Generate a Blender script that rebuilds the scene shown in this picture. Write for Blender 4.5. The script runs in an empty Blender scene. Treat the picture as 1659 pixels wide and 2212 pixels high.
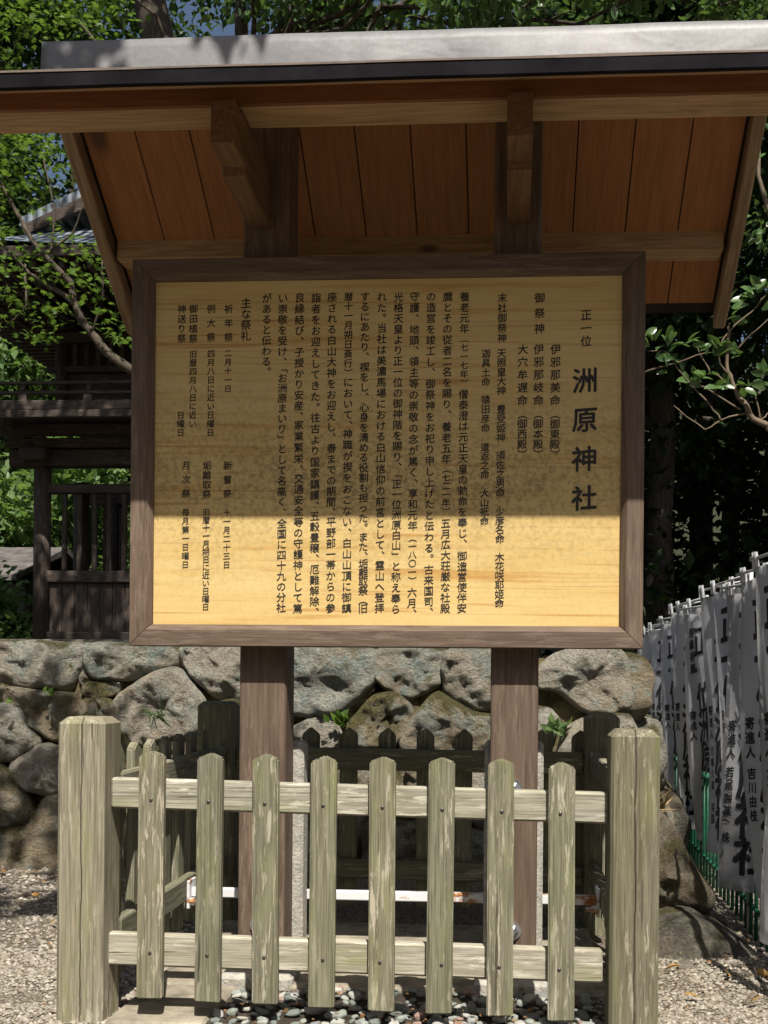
import bpy, bmesh, math, random
import numpy as np
from mathutils import Vector, Matrix, noise
random.seed(7)
R = math.radians
# ------------------------------------------------------------------ camera, sky, sun
scn = bpy.context.scene
COL = scn.collection
CAM_H = 1.1
YAW = 0.06491
ROLL = 0.0085
cam_d = bpy.data.cameras.new('camera')
cam = bpy.data.objects.new('camera', cam_d)
COL.objects.link(cam)
cam.location = (0, 0, CAM_H)
cam.matrix_world = (Matrix.Translation((0, 0, CAM_H)) @ Matrix.Rotation(YAW, 4, 'Z')
                    @ Matrix.Rotation(R(90), 4, 'X') @ Matrix.Rotation(ROLL, 4, 'Z'))
cam_d.sensor_fit = 'AUTO'
cam_d.sensor_width = 36
cam_d.lens = 36 * 2400 / 2212
cam_d.shift_x = -114 / 2212
cam_d.shift_y = 374 / 2212
cam_d.clip_start = 0.05
cam_d.clip_end = 2000
scn.camera = cam

SUN_AZ = R(16)
SUN_EL = R(55.6)
SUN = Vector((math.sin(SUN_AZ) * math.cos(SUN_EL), -math.cos(SUN_AZ) * math.cos(SUN_EL), math.sin(SUN_EL)))
world = bpy.data.worlds.new('World')
scn.world = world
world.use_nodes = True
wn = world.node_tree
bg = wn.nodes['Background']
sky = wn.nodes.new('ShaderNodeTexSky')
sky.sky_type = 'NISHITA'
sky.sun_disc = False
sky.dust_density = 3.0
sky.ozone_density = 0.6
sky.sun_elevation = SUN_EL
sky.sun_rotation = math.atan2(SUN.x, SUN.y)
wn.links.new(sky.outputs[0], bg.inputs[0])
bg.inputs[1].default_value = 0.05
sun_d = bpy.data.lights.new('sun', 'SUN')
sun_d.energy = 4.2
sun_d.angle = R(0.5)
sun_d.color = (1.0, 0.94, 0.84)
sun = bpy.data.objects.new('sun', sun_d)
COL.objects.link(sun)
sun.rotation_euler = SUN.to_track_quat('Z', 'Y').to_euler()
sun.location = (3, -6, 12)
vs = scn.view_settings
vs.view_transform = 'Standard'
vs.look = 'None'
vs.gamma = 1
vs.use_curve_mapping = False
vs.exposure = 0.8
scn.cycles.max_bounces = 8
scn.cycles.diffuse_bounces = 4
scn.cycles.transparent_max_bounces = 8


# ------------------------------------------------------------------ materials
def mat(name):
    m = bpy.data.materials.new(name)
    m.use_nodes = True
    nt = m.node_tree
    return m, nt, nt.nodes['Principled BSDF']


def N(nt, typ, **kw):
    n = nt.nodes.new(typ)
    for k, v in kw.items():
        if k.startswith('i_'):
            n.inputs[k[2:].replace('_', ' ')].default_value = v
        else:
            setattr(n, k, v)
    return n


def ramp(nt, src, stops, interp='LINEAR'):
    n = nt.nodes.new('ShaderNodeValToRGB')
    n.color_ramp.interpolation = interp
    e = n.color_ramp.elements
    while len(e) < len(stops):
        e.new(0.5)
    for q, (p, c) in zip(e, stops):
        q.position = p
        q.color = (*c, 1) if len(c) == 3 else c
    nt.links.new(src, n.inputs[0])
    return n.outputs[0]


def mix(nt, fac, a, b, mode='MIX'):
    n = nt.nodes.new('ShaderNodeMix')
    n.data_type = 'RGBA'
    n.blend_type = mode
    for s, v in ((n.inputs[0], fac), (n.inputs[6], a), (n.inputs[7], b)):
        if isinstance(v, (int, float)):
            s.default_value = v
        elif isinstance(v, tuple):
            s.default_value = (*v, 1)
        else:
            nt.links.new(v, s)
    return n.outputs[2]


def coords(nt, scale=(1, 1, 1), rnd=True):
    tc = N(nt, 'ShaderNodeTexCoord')
    mp = N(nt, 'ShaderNodeMapping')
    mp.inputs['Scale'].default_value = scale
    src = tc.outputs['Object']
    if rnd:
        oi = N(nt, 'ShaderNodeObjectInfo')
        mul = N(nt, 'ShaderNodeMath', operation='MULTIPLY')
        mul.inputs[1].default_value = 17.0
        nt.links.new(oi.outputs['Random'], mul.inputs[0])
        ad = N(nt, 'ShaderNodeVectorMath', operation='ADD')
        nt.links.new(src, ad.inputs[0])
        nt.links.new(mul.outputs[0], ad.inputs[1])
        src = ad.outputs[0]
    nt.links.new(src, mp.inputs[0])
    return mp.outputs[0]


def noise_t(nt, vec, scale=5, detail=6, rough=0.6, dist=0.0):
    n = N(nt, 'ShaderNodeTexNoise')
    n.inputs['Scale'].default_value = scale
    n.inputs['Detail'].default_value = detail
    n.inputs['Roughness'].default_value = rough
    n.inputs['Distortion'].default_value = dist
    nt.links.new(vec, n.inputs['Vector'])
    return n.outputs[0]


def bump(nt, b, h, strength=0.3, dist=0.01):
    n = N(nt, 'ShaderNodeBump')
    n.inputs['Strength'].default_value = strength
    n.inputs['Distance'].default_value = dist
    nt.links.new(h, n.inputs['Height'])
    nt.links.new(n.outputs[0], b.inputs['Normal'])
    return n


AX = {'X': 0, 'Y': 1, 'Z': 2}


def stretch(axis, along=1.0, across=14.0):
    s = [across] * 3
    if axis == 'SLOPE':
        return (across, along, along)
    s[AX[axis]] = along
    return tuple(s)


def wood(name, axis, dark, mid, light, streak=None, streak_amt=0.5, rough=0.75, knots=0.0, tint=None, fine=90, spec=0.3,
         crack=None, bstr=0.35, grain=0.5, flake=0.52, checks=False):
    m, nt, b = mat(name)
    v1 = coords(nt, stretch(axis, 1.2, 16))
    v2 = coords(nt, stretch(axis, 0.9, 6))
    g = noise_t(nt, v1, 3.0, 8, 0.65, 0.4)
    big = noise_t(nt, v2, 1.2, 4, 0.5, 0.2)
    c = ramp(nt, g, [(0.3, dark), (0.5, mid), (0.72, light)])
    c = mix(nt, ramp(nt, big, [(0.35, (0, 0, 0)), (0.7, (0.5, 0.5, 0.5))]), c, tint if tint else dark)
    v3 = coords(nt, stretch(axis, 3.0, fine))
    f = noise_t(nt, v3, 1.5, 4, 0.6)
    c = mix(nt, grain, c, ramp(nt, f, [(0.34, (0.25, 0.25, 0.25)), (0.6, (1, 1, 1))]), 'MULTIPLY')
    if streak:
        v4 = coords(nt, stretch(axis, 7.0, 60))
        s = noise_t(nt, v4, 1.0, 5, 0.7, 0.3)
        v5 = coords(nt, stretch(axis, 1.6, 6))
        s2 = noise_t(nt, v5, 1.0, 3, 0.6)
        mm = N(nt, 'ShaderNodeMath', operation='MULTIPLY')
        nt.links.new(ramp(nt, s, [(flake, (0, 0, 0)), (flake + 0.06, (1, 1, 1))]), mm.inputs[0])
        nt.links.new(ramp(nt, s2, [(0.40, (0, 0, 0)), (0.58, (streak_amt,) * 3)]), mm.inputs[1])
        c = mix(nt, mm.outputs[0], c, streak)
    if checks:
        vk = coords(nt, stretch(axis, 1.8, 55))
        kk = noise_t(nt, vk, 1.0, 3, 0.6, 0.2)
        c = mix(nt, ramp(nt, kk, [(0.665, (0, 0, 0)), (0.69, (0.8,) * 3)]), c, (0.06, 0.052, 0.036))
        vm = coords(nt, stretch(axis, 2.5, 9))
        mo = noise_t(nt, vm, 1.3, 5, 0.65)
        c = mix(nt, ramp(nt, mo, [(0.52, (0, 0, 0)), (0.7, (0.6,) * 3)]), c, (0.215, 0.225, 0.10))
    if knots:
        kv = coords(nt, stretch(axis, 2.2, 5.0))
        vo = N(nt, 'ShaderNodeTexVoronoi')
        vo.inputs['Scale'].default_value = knots
        nt.links.new(kv, vo.inputs['Vector'])
        c = mix(nt, ramp(nt, vo.outputs['Distance'], [(0.05, (1, 1, 1)), (0.13, (0, 0, 0))]), c, tuple(x * 0.28 for x in mid))
    oi = N(nt, 'ShaderNodeObjectInfo')
    c = mix(nt, 0.8, c, ramp(nt, oi.outputs['Random'], [(0, (0.78, 0.79, 0.76)), (0.5, (0.96, 0.96, 0.93)), (1, (1.0, 0.97, 0.94))]), 'MULTIPLY')
    if crack is not None:
        tc = N(nt, 'ShaderNodeTexCoord')
        sx = N(nt, 'ShaderNodeSeparateXYZ')
        nt.links.new(tc.outputs['Object'], sx.inputs[0])
        cv = coords(nt, (0.01, 0.01, 2.2), False)
        cn = noise_t(nt, cv, 1.5, 5, 0.6)
        ma = N(nt, 'ShaderNodeMath', operation='MULTIPLY_ADD')
        ma.inputs[1].default_value = 0.028
        ma.inputs[2].default_value = -crack - 0.014
        nt.links.new(cn, ma.inputs[0])
        ad = N(nt, 'ShaderNodeMath', operation='ADD')
        nt.links.new(sx.outputs[0], ad.inputs[0])
        nt.links.new(ma.outputs[0], ad.inputs[1])
        ab = N(nt, 'ShaderNodeMath', operation='ABSOLUTE')
        nt.links.new(ad.outputs[0], ab.inputs[0])
        c = mix(nt, ramp(nt, ab.outputs[0], [(0.0011, (1, 1, 1)), (0.0022, (0, 0, 0))]), c, (0.015, 0.012, 0.01))
    nt.links.new(c, b.inputs['Base Color'])
    b.inputs['Roughness'].default_value = rough
    b.inputs['Specular IOR Level'].default_value = spec
    bump(nt, b, f, bstr, 0.004)
    return m


GREY_L = (0.66, 0.63, 0.53)
FENCE = {a: wood('weathered_wood_' + a.lower(), a, (0.175, 0.165, 0.122), (0.24, 0.229, 0.172), (0.315, 0.302, 0.238),
                 streak=(0.50, 0.465, 0.375), streak_amt=0.75, rough=0.9, tint=(0.18, 0.183, 0.095), spec=0.15, grain=0.62, fine=130, flake=0.545, checks=True) for a in 'XYZ'}
FENCE_RAIL = wood('bleached_rail_wood', 'X', (0.29, 0.272, 0.22), (0.40, 0.38, 0.315), (0.51, 0.49, 0.42),
                  streak=(0.66, 0.63, 0.55), streak_amt=0.8, rough=0.9, tint=(0.33, 0.325, 0.20), spec=0.15, fine=120, flake=0.53, grain=0.6, checks=True)
POST_L = wood('post_wood_left', 'Z', (0.215, 0.195, 0.15), (0.285, 0.265, 0.207), (0.36, 0.337, 0.272), streak=(0.53, 0.49, 0.41),
              streak_amt=0.8, rough=0.9, tint=(0.25, 0.24, 0.13), spec=0.15, fine=130, flake=0.515, grain=0.6, checks=True, crack=-1.4 + 0.50)
POST_R = wood('post_wood_right', 'Z', (0.18, 0.162, 0.118), (0.235, 0.213, 0.158), (0.30, 0.275, 0.21), streak=(0.48, 0.44, 0.35),
              streak_amt=0.7, rough=0.9, tint=(0.18, 0.17, 0.08), spec=0.15, fine=130, flake=0.555, grain=0.6, checks=True, crack=0.405 + 0.50)
BROWN = {a: wood('brown_stained_wood_' + a.lower(), a, (0.10, 0.064, 0.044), (0.155, 0.107, 0.079), (0.21, 0.153, 0.117),
                 rough=0.6, streak=(0.30, 0.24, 0.20), streak_amt=0.3, tint=(0.12, 0.085, 0.064), grain=0.4, fine=70) for a in 'XYZ'}
CEDAR_Y = wood('cedar_ceiling_wood', 'SLOPE', (0.32, 0.13, 0.043), (0.385, 0.162, 0.056), (0.45, 0.20, 0.075), rough=0.55, tint=(0.37, 0.155, 0.055), fine=60, bstr=0.08, grain=0.3, knots=0.5)
CEDAR_X = wood('cedar_beam_wood', 'X', (0.42, 0.26, 0.135), (0.55, 0.36, 0.195), (0.66, 0.45, 0.26), rough=0.6, knots=1.0, tint=(0.36, 0.2, 0.10), fine=50, bstr=0.15)
ARM = wood('brown_cedar_bracket', 'Y', (0.13, 0.07, 0.036), (0.19, 0.105, 0.055), (0.26, 0.155, 0.085), rough=0.65, tint=(0.15, 0.08, 0.042), fine=60, grain=0.4)
CEDAR_R = wood('red_cedar_board', 'X', (0.17, 0.066, 0.027), (0.23, 0.094, 0.04), (0.28, 0.12, 0.054), rough=0.6, knots=0.8, tint=(0.2, 0.08, 0.033), fine=50, bstr=0.1, grain=0.25)
CEDAR_D = wood('cedar_barge_wood', 'SLOPE', (0.26, 0.17, 0.10), (0.36, 0.25, 0.15), (0.45, 0.33, 0.21), rough=0.7, tint=(0.3, 0.2, 0.12), fine=60)
DARKW = {a: wood('old_dark_timber_' + a.lower(), a, (0.045, 0.034, 0.028), (0.085, 0.066, 0.056), (0.14, 0.112, 0.098), rough=0.85,
                 streak=(0.2, 0.165, 0.145), streak_amt=0.5, tint=(0.06, 0.046, 0.038), fine=30) for a in 'XYZ'}


def m_panel():
    m, nt, b = mat('printed_wood_panel')
    v = coords(nt, (0.9, 1, 7.0), False)
    warp = noise_t(nt, v, 1.6, 3, 0.5, 0.3)
    g = noise_t(nt, coords(nt, (1.1, 1, 26.0), False), 1.1, 5, 0.6, 0.9)
    c = ramp(nt, g, [(0.28, (0.55, 0.315, 0.095)), (0.42, (0.66, 0.475, 0.19)), (0.6, (0.70, 0.525, 0.24)), (0.8, (0.63, 0.42, 0.16))])
    ln = noise_t(nt, coords(nt, (0.8, 1, 40.0), False), 1.0, 3, 0.6, 1.2)
    c = mix(nt, ramp(nt, ln, [(0.56, (0, 0, 0)), (0.68, (0.8, 0.8, 0.8))]), c, (0.46, 0.215, 0.06))
    c = mix(nt, ramp(nt, warp, [(0.42, (0, 0, 0)), (0.7, (0.4, 0.4, 0.4))]), c, (0.58, 0.38, 0.125))
    # mid-panel mildew band, its strength also painting extra shade above the shadow edge
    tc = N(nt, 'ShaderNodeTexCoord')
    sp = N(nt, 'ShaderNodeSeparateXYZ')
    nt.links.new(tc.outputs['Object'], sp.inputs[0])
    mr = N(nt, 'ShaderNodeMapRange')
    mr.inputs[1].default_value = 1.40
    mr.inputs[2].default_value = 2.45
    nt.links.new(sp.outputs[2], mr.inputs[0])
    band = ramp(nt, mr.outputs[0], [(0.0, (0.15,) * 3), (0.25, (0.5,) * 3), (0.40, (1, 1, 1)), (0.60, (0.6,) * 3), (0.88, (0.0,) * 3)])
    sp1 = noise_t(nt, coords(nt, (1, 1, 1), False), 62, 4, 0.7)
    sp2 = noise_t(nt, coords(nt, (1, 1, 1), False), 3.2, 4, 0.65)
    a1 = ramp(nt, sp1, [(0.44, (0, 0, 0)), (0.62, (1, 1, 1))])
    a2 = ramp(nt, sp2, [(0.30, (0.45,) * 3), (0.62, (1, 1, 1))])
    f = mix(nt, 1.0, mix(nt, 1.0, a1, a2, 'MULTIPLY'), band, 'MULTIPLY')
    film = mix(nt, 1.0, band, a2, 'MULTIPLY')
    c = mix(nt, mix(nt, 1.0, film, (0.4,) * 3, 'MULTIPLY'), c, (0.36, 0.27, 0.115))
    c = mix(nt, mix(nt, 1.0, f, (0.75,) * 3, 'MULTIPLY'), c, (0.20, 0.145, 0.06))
    nt.links.new(c, b.inputs['Base Color'])
    b.inputs['Roughness'].default_value = 0.42
    b.inputs['Specular IOR Level'].default_value = 0.35
    return m


def plain(name, col, rough=0.6, metal=0.0, var=0.25, scale=8.0, spec=0.3, bs=0.0, bscale=40):
    m, nt, b = mat(name)
    v = coords(nt, (1, 1, 1))
    n = noise_t(nt, v, scale, 6, 0.65)
    c = ramp(nt, n, [(0.3, tuple(x * (1 - var) for x in col)), (0.7, tuple(min(1, x * (1 + var)) for x in col))])
    nt.links.new(c, b.inputs['Base Color'])
    b.inputs['Roughness'].default_value = rough
    b.inputs['Metallic'].default_value = metal
    b.inputs['Specular IOR Level'].default_value = spec
    if bs:
        bump(nt, b, noise_t(nt, v, bscale, 6, 0.65), bs, 0.01)
    return m


def m_stone(name, base, light, moss_amt, lich=(0.50, 0.56, 0.50), seed=0.0):
    m, nt, b = mat(name)
    v = coords(nt, (1, 1, 1))
    n1 = noise_t(nt, v, 7.0, 9, 0.74)
    n2 = noise_t(nt, v, 52, 6, 0.78)
    n3 = noise_t(nt, v, 2.6, 6, 0.68, 0.5)
    n4 = noise_t(nt, v, 6.0, 8, 0.75, 0.4)
    c = ramp(nt, n1, [(0.32, tuple(x * 0.5 for x in base)), (0.45, base), (0.58, light)])
    c = mix(nt, 0.75, c, ramp(nt, n2, [(0.36, (0.34, 0.32, 0.29)), (0.48, (0.85, 0.83, 0.8)), (0.6, (1.0, 1.0, 1.0))]), 'MULTIPLY')
    warm = noise_t(nt, v, 1.4, 4, 0.6)
    c = mix(nt, ramp(nt, warm, [(0.42, (0, 0, 0)), (0.66, (0.55,) * 3)]), c, (0.44, 0.34, 0.21))
    c = mix(nt, ramp(nt, n4, [(0.51, (0, 0, 0)), (0.58, (0.8,) * 3)]), c, mix(nt, 1.0, lich, ramp(nt, n2, [(0.35, (0.45,) * 3), (0.6, (1, 1, 1))]), 'MULTIPLY'))
    # moss and soil lodge on upward-facing faces
    ge = N(nt, 'ShaderNodeNewGeometry')
    sp = N(nt, 'ShaderNodeSeparateXYZ')
    nt.links.new(ge.outputs['Normal'], sp.inputs[0])
    ad = N(nt, 'ShaderNodeMath', operation='MULTIPLY_ADD')
    ad.inputs[1].default_value = 0.16
    nt.links.new(sp.outputs[2], ad.inputs[0])
    nt.links.new(n3, ad.inputs[2])
    mo = ramp(nt, ad.outputs[0], [(0.62 - moss_amt, (0, 0, 0)), (0.72 - moss_amt, (0.9,) * 3)])
    mc = ramp(nt, n2, [(0.3, (0.05, 0.042, 0.02)), (0.52, (0.15, 0.135, 0.05)), (0.7, (0.27, 0.25, 0.10))])
    c = mix(nt, mo, c, mc)
    nt.links.new(c, b.inputs['Base Color'])
    b.inputs['Roughness'].default_value = 0.95
    b.inputs['Specular IOR Level'].default_value = 0.15
    add = N(nt, 'ShaderNodeMath', operation='MULTIPLY_ADD')
    add.inputs[1].default_value = 1.5
    nt.links.new(n1, add.inputs[0])
    nt.links.new(n2, add.inputs[2])
    bump(nt, b, add.outputs[0], 1.0, 0.09)
    return m


def m_gravel(name, cols, scale=95.0, bstr=1.0):
    m, nt, b = mat(name)
    v = coords(nt, (1, 1, 1), False)
    vo = N(nt, 'ShaderNodeTexVoronoi')
    vo.inputs['Scale'].default_value = scale
    vo.inputs['Randomness'].default_value = 1.0
    nt.links.new(v, vo.inputs['Vector'])
    sep = N(nt, 'ShaderNodeSeparateColor')
    nt.links.new(vo.outputs['Color'], sep.inputs[0])
    c = ramp(nt, sep.outputs[0], [(i / (len(cols) - 1), k) for i, k in enumerate(cols)])
    big = noise_t(nt, v, 1.3, 6, 0.65)
    c = mix(nt, ramp(nt, big, [(0.42, (0, 0, 0)), (0.68, (0.65,) * 3)]), c, (0.20, 0.16, 0.115))
    gap = ramp(nt, vo.outputs['Distance'], [(0.35, (1, 1, 1)), (0.75, (0.18, 0.15, 0.12))])
    c = mix(nt, 0.85, c, gap, 'MULTIPLY')
    nt.links.new(c, b.inputs['Base Color'])
    b.inputs['Roughness'].default_value = 0.95
    b.inputs['Specular IOR Level'].default_value = 0.1
    inv = N(nt, 'ShaderNodeMath', operation='SUBTRACT')
    inv.inputs[0].default_value = 1.0
    nt.links.new(vo.outputs['Distance'], inv.inputs[1])
    bump(nt, b, inv.outputs[0], bstr, 0.012)
    return m


def m_leaf(name, cols, trans=(0.2, 0.4, 0.03), tf=0.45, rough=0.45, spec=0.3):
    m, nt, b = mat(name)
    ge = N(nt, 'ShaderNodeNewGeometry')
    c = ramp(nt, ge.outputs['Random Per Island'], [(i / max(1, len(cols) - 1), k) for i, k in enumerate(cols)])
    nt.links.new(c, b.inputs['Base Color'])
    b.inputs['Roughness'].default_value = rough
    b.inputs['Specular IOR Level'].default_value = spec
    tr = N(nt, 'ShaderNodeBsdfTranslucent')
    tr.inputs[0].default_value = (*trans, 1)
    ms = N(nt, 'ShaderNodeMixShader')
    ms.inputs[0].default_value = tf
    nt.links.new(b.outputs[0], ms.inputs[1])
    nt.links.new(tr.outputs[0], ms.inputs[2])
    nt.links.new(ms.outputs[0], nt.nodes['Material Output'].inputs[0])
    return m


def m_metal():
    m, nt, b = mat('galvanised_sheet_metal')
    v = coords(nt, (1, 1, 1), False)
    n = noise_t(nt, v, 60, 5, 0.7)
    big = noise_t(nt, coords(nt, (1.1, 1, 2.2), False), 2.2, 3, 0.5, 0.4)
    c = ramp(nt, n, [(0.35, (0.165, 0.165, 0.172)), (0.65, (0.20, 0.198, 0.206))])
    st = noise_t(nt, coords(nt, (9, 1, 1.5), False), 3, 5, 0.6)
    c = mix(nt, ramp(nt, st, [(0.55, (0, 0, 0)), (0.75, (0.3,) * 3)]), c, (0.145, 0.135, 0.13))
    nt.links.new(c, b.inputs['Base Color'])
    b.inputs['Metallic'].default_value = 0.2
    b.inputs['Roughness'].default_value = 0.52
    b.inputs['Specular IOR Level'].default_value = 0.3
    bump(nt, b, big, 0.3, 0.03)
    return m


def m_rust_bar():
    m, nt, b = mat('rusty_white_paint')
    n = noise_t(nt, coords(nt, (3, 8, 8), False), 2.2, 6, 0.65)
    n2 = noise_t(nt, coords(nt, (1, 1, 1), False), 45, 4, 0.7)
    f = ramp(nt, n, [(0.52, (0, 0, 0)), (0.6, (1, 1, 1))])
    c = mix(nt, f, (0.66, 0.67, 0.70), ramp(nt, n2, [(0.3, (0.16, 0.05, 0.02)), (0.6, (0.42, 0.18, 0.05)), (0.7, (0.6, 0.55, 0.5))]))
    nt.links.new(c, b.inputs['Base Color'])
    b.inputs['Roughness'].default_value = 0.6
    return m


def m_cloth():
    m, nt, b = mat('white_banner_cloth')
    v = coords(nt, (1, 1, 1))
    c = ramp(nt, noise_t(nt, v, 3, 4, 0.5), [(0.3, (0.60, 0.615, 0.65)), (0.7, (0.73, 0.74, 0.77))])
    nt.links.new(c, b.inputs['Base Color'])
    b.inputs['Roughness'].default_value = 0.9
    tr = N(nt, 'ShaderNodeBsdfTranslucent')
    tr.inputs[0].default_value = (0.6, 0.6, 0.62, 1)
    ms = N(nt, 'ShaderNodeMixShader')
    ms.inputs[0].default_value = 0.25
    nt.links.new(b.outputs[0], ms.inputs[1])
    nt.links.new(tr.outputs[0], ms.inputs[2])
    nt.links.new(ms.outputs[0], nt.nodes['Material Output'].inputs[0])
    return m


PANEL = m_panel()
INK = plain('black_lettering', (0.028, 0.024, 0.022), 0.5, var=0.15)
INK_F = plain('black_brush_ink', (0.022, 0.022, 0.026), 0.7)
METAL = m_metal()
FASCIA = plain('dark_painted_fascia', (0.012, 0.0115, 0.014), 0.9, var=0.5, scale=5, spec=0.05)
ROOFEDGE = plain('weathered_roofing', (0.16, 0.125, 0.105), 0.8, var=0.35)
CONCRETE = plain('rough_concrete', (0.40, 0.385, 0.34), 0.95, var=0.3, scale=30, bs=0.8, bscale=90)
SLABM = plain('worn_concrete_slab', (0.27, 0.24, 0.185), 0.95, var=0.5, scale=9, bs=0.4, bscale=70)
CHROME = plain('bright_steel', (0.62, 0.63, 0.66), 0.22, metal=0.9, var=0.1)
SCREW = plain('dull_screw_steel', (0.11, 0.10, 0.09), 0.4, metal=0.6)
RUSTBAR = m_rust_bar()
SOIL = plain('mossy_soil', (0.12, 0.10, 0.055), 1.0, var=0.7, scale=14, bs=1.0, bscale=30)
EARTH = plain('dark_earth', (0.045, 0.036, 0.026), 1.0, var=0.5, scale=12, bs=0.6)
GRAVEL = m_gravel('shrine_gravel', [(0.13, 0.11, 0.085), (0.28, 0.25, 0.20), (0.20, 0.18, 0.155), (0.39, 0.355, 0.295), (0.24, 0.20, 0.15), (0.32, 0.295, 0.255)], 85)
GRAVST = m_leaf('gravel_grain', [(0.13, 0.11, 0.085), (0.28, 0.25, 0.20), (0.19, 0.17, 0.15), (0.42, 0.385, 0.325), (0.23, 0.195, 0.15), (0.32, 0.295, 0.255)], tf=0.0, rough=0.9, spec=0.15)
CLOTH = m_cloth()
POLEW = plain('white_plastic_pole', (0.55, 0.56, 0.58), 0.45)
GREENP = plain('green_painted_steel', (0.015, 0.10, 0.055), 0.45, var=0.3)
TILE = None


def m_tile():
    m, nt, b = mat('ribbed_copper_roofing')
    v = coords(nt, (1, 1, 1), False)
    w = N(nt, 'ShaderNodeTexWave')
    w.wave_type = 'BANDS'
    w.bands_direction = 'X'
    w.inputs['Scale'].default_value = 2.2
    w.inputs['Distortion'].default_value = 0.0
    nt.links.new(v, w.inputs['Vector'])
    c = ramp(nt, w.outputs[0], [(0.25, (0.05, 0.06, 0.075)), (0.7, (0.24, 0.28, 0.33))])
    c = mix(nt, ramp(nt, noise_t(nt, v, 0.8, 5, 0.6), [(0.4, (0, 0, 0)), (0.7, (0.5,) * 3)]), c, (0.14, 0.17, 0.19))
    nt.links.new(c, b.inputs['Base Color'])
    b.inputs['Roughness'].default_value = 0.45
    bump(nt, b, w.outputs[0], 0.6, 0.05)
    return m


TILE = m_tile()
BARK = wood('rough_bark', 'Z', (0.035, 0.028, 0.022), (0.075, 0.06, 0.048), (0.14, 0.12, 0.10), rough=0.95, streak=(0.17, 0.16, 0.13), streak_amt=0.4, fine=25, bstr=1.0)
BARK_L = plain('pale_mottled_bark', (0.075, 0.06, 0.045), 0.9, var=0.5, scale=14, bs=0.6)
TWIG = plain('twig_bark', (0.15, 0.115, 0.08), 0.85, var=0.4, scale=20)
MAPLE = m_leaf('maple_leaf', [(0.05, 0.105, 0.016), (0.08, 0.15, 0.022), (0.115, 0.20, 0.035), (0.06, 0.12, 0.02), (0.035, 0.075, 0.014)], (0.17, 0.29, 0.035), 0.42)
GLOSSY = m_leaf('glossy_evergreen_leaf', [(0.045, 0.095, 0.028), (0.07, 0.135, 0.04), (0.10, 0.175, 0.055), (0.06, 0.115, 0.04)], (0.16, 0.28, 0.05), 0.25, rough=0.30, spec=0.6)
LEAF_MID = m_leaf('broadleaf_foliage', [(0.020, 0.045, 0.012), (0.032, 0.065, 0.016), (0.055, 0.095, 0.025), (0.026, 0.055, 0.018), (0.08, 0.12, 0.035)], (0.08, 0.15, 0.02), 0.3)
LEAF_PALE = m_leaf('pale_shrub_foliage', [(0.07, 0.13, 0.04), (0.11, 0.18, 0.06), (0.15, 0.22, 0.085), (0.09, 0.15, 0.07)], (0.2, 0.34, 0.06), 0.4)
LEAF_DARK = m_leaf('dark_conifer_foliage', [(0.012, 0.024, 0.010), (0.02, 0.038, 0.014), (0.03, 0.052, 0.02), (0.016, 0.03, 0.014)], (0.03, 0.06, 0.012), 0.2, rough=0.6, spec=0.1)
FALLEN = m_leaf('fallen_leaf_orange', [(0.45, 0.22, 0.05), (0.55, 0.33, 0.10), (0.30, 0.14, 0.05)], (0.4, 0.2, 0.05), 0.15)
STONE = [m_stone('granite_grey', (0.52, 0.49, 0.425), (0.70, 0.675, 0.60), 0.02),
         m_stone('granite_pale', (0.62, 0.585, 0.505), (0.78, 0.75, 0.67), -0.02, (0.55, 0.57, 0.5)),
         m_stone('mossy_brown_stone', (0.43, 0.37, 0.275), (0.62, 0.56, 0.44), 0.10),
         m_stone('blue_grey_stone', (0.46, 0.465, 0.42), (0.66, 0.68, 0.62), 0.05, (0.44, 0.54, 0.50)),
         m_stone('dark_lichen_boulder', (0.165, 0.15, 0.13), (0.29, 0.27, 0.23), -0.03, (0.44, 0.43, 0.33))]
PEB = m_leaf('river_pebble_green_grey', [(0.14, 0.17, 0.155), (0.22, 0.25, 0.225), (0.44, 0.45, 0.42), (0.30, 0.33, 0.31), (0.55, 0.54, 0.50), (0.16, 0.17, 0.18), (0.30, 0.21, 0.20), (0.24, 0.28, 0.26)], tf=0.0, rough=0.75, spec=0.2)
WHITEPANEL = plain('faded_plaster_panel', (0.13, 0.135, 0.125), 0.9, var=0.2)


# ------------------------------------------------------------------ object helpers
def wloc(o):
    v = Vector((0, 0, 0))
    while o is not None:
        v += Vector(o.location)
        o = o.parent
    return v


def tag(o, label=None, cat=None, group=None, kind=None):
    if label: o['label'] = label
    if cat: o['category'] = cat
    if group: o['group'] = group
    if kind: o['kind'] = kind
    return o


def thing(name, loc, label, cat, group=None):
    o = bpy.data.objects.new(name, None)
    o.empty_display_size = 0.1
    COL.objects.link(o)
    o.location = loc
    return tag(o, label, cat, group)


def link_mesh(name, me, m, parent=None, origin=None):
    o = bpy.data.objects.new(name, me)
    if m is not None:
        me.materials.clear()
        for q in (m if isinstance(m, (list, tuple)) else [m]):
            me.materials.append(q)
    COL.objects.link(o)
    off = wloc(parent) if parent is not None else Vector(origin or (0, 0, 0))
    if off.length:
        me.transform(Matrix.Translation(-off))
    if parent is not None:
        o.parent = parent
    else:
        o.location = off
    return o


def obj(name, bm, m, parent=None, smooth=False, origin=None):
    bm.normal_update()
    me = bpy.data.meshes.new(name)
    bm.to_mesh(me)
    bm.free()
    if smooth:
        me.polygons.foreach_set('use_smooth', [True] * len(me.polygons))
    return link_mesh(name, me, m, parent, origin)


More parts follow.
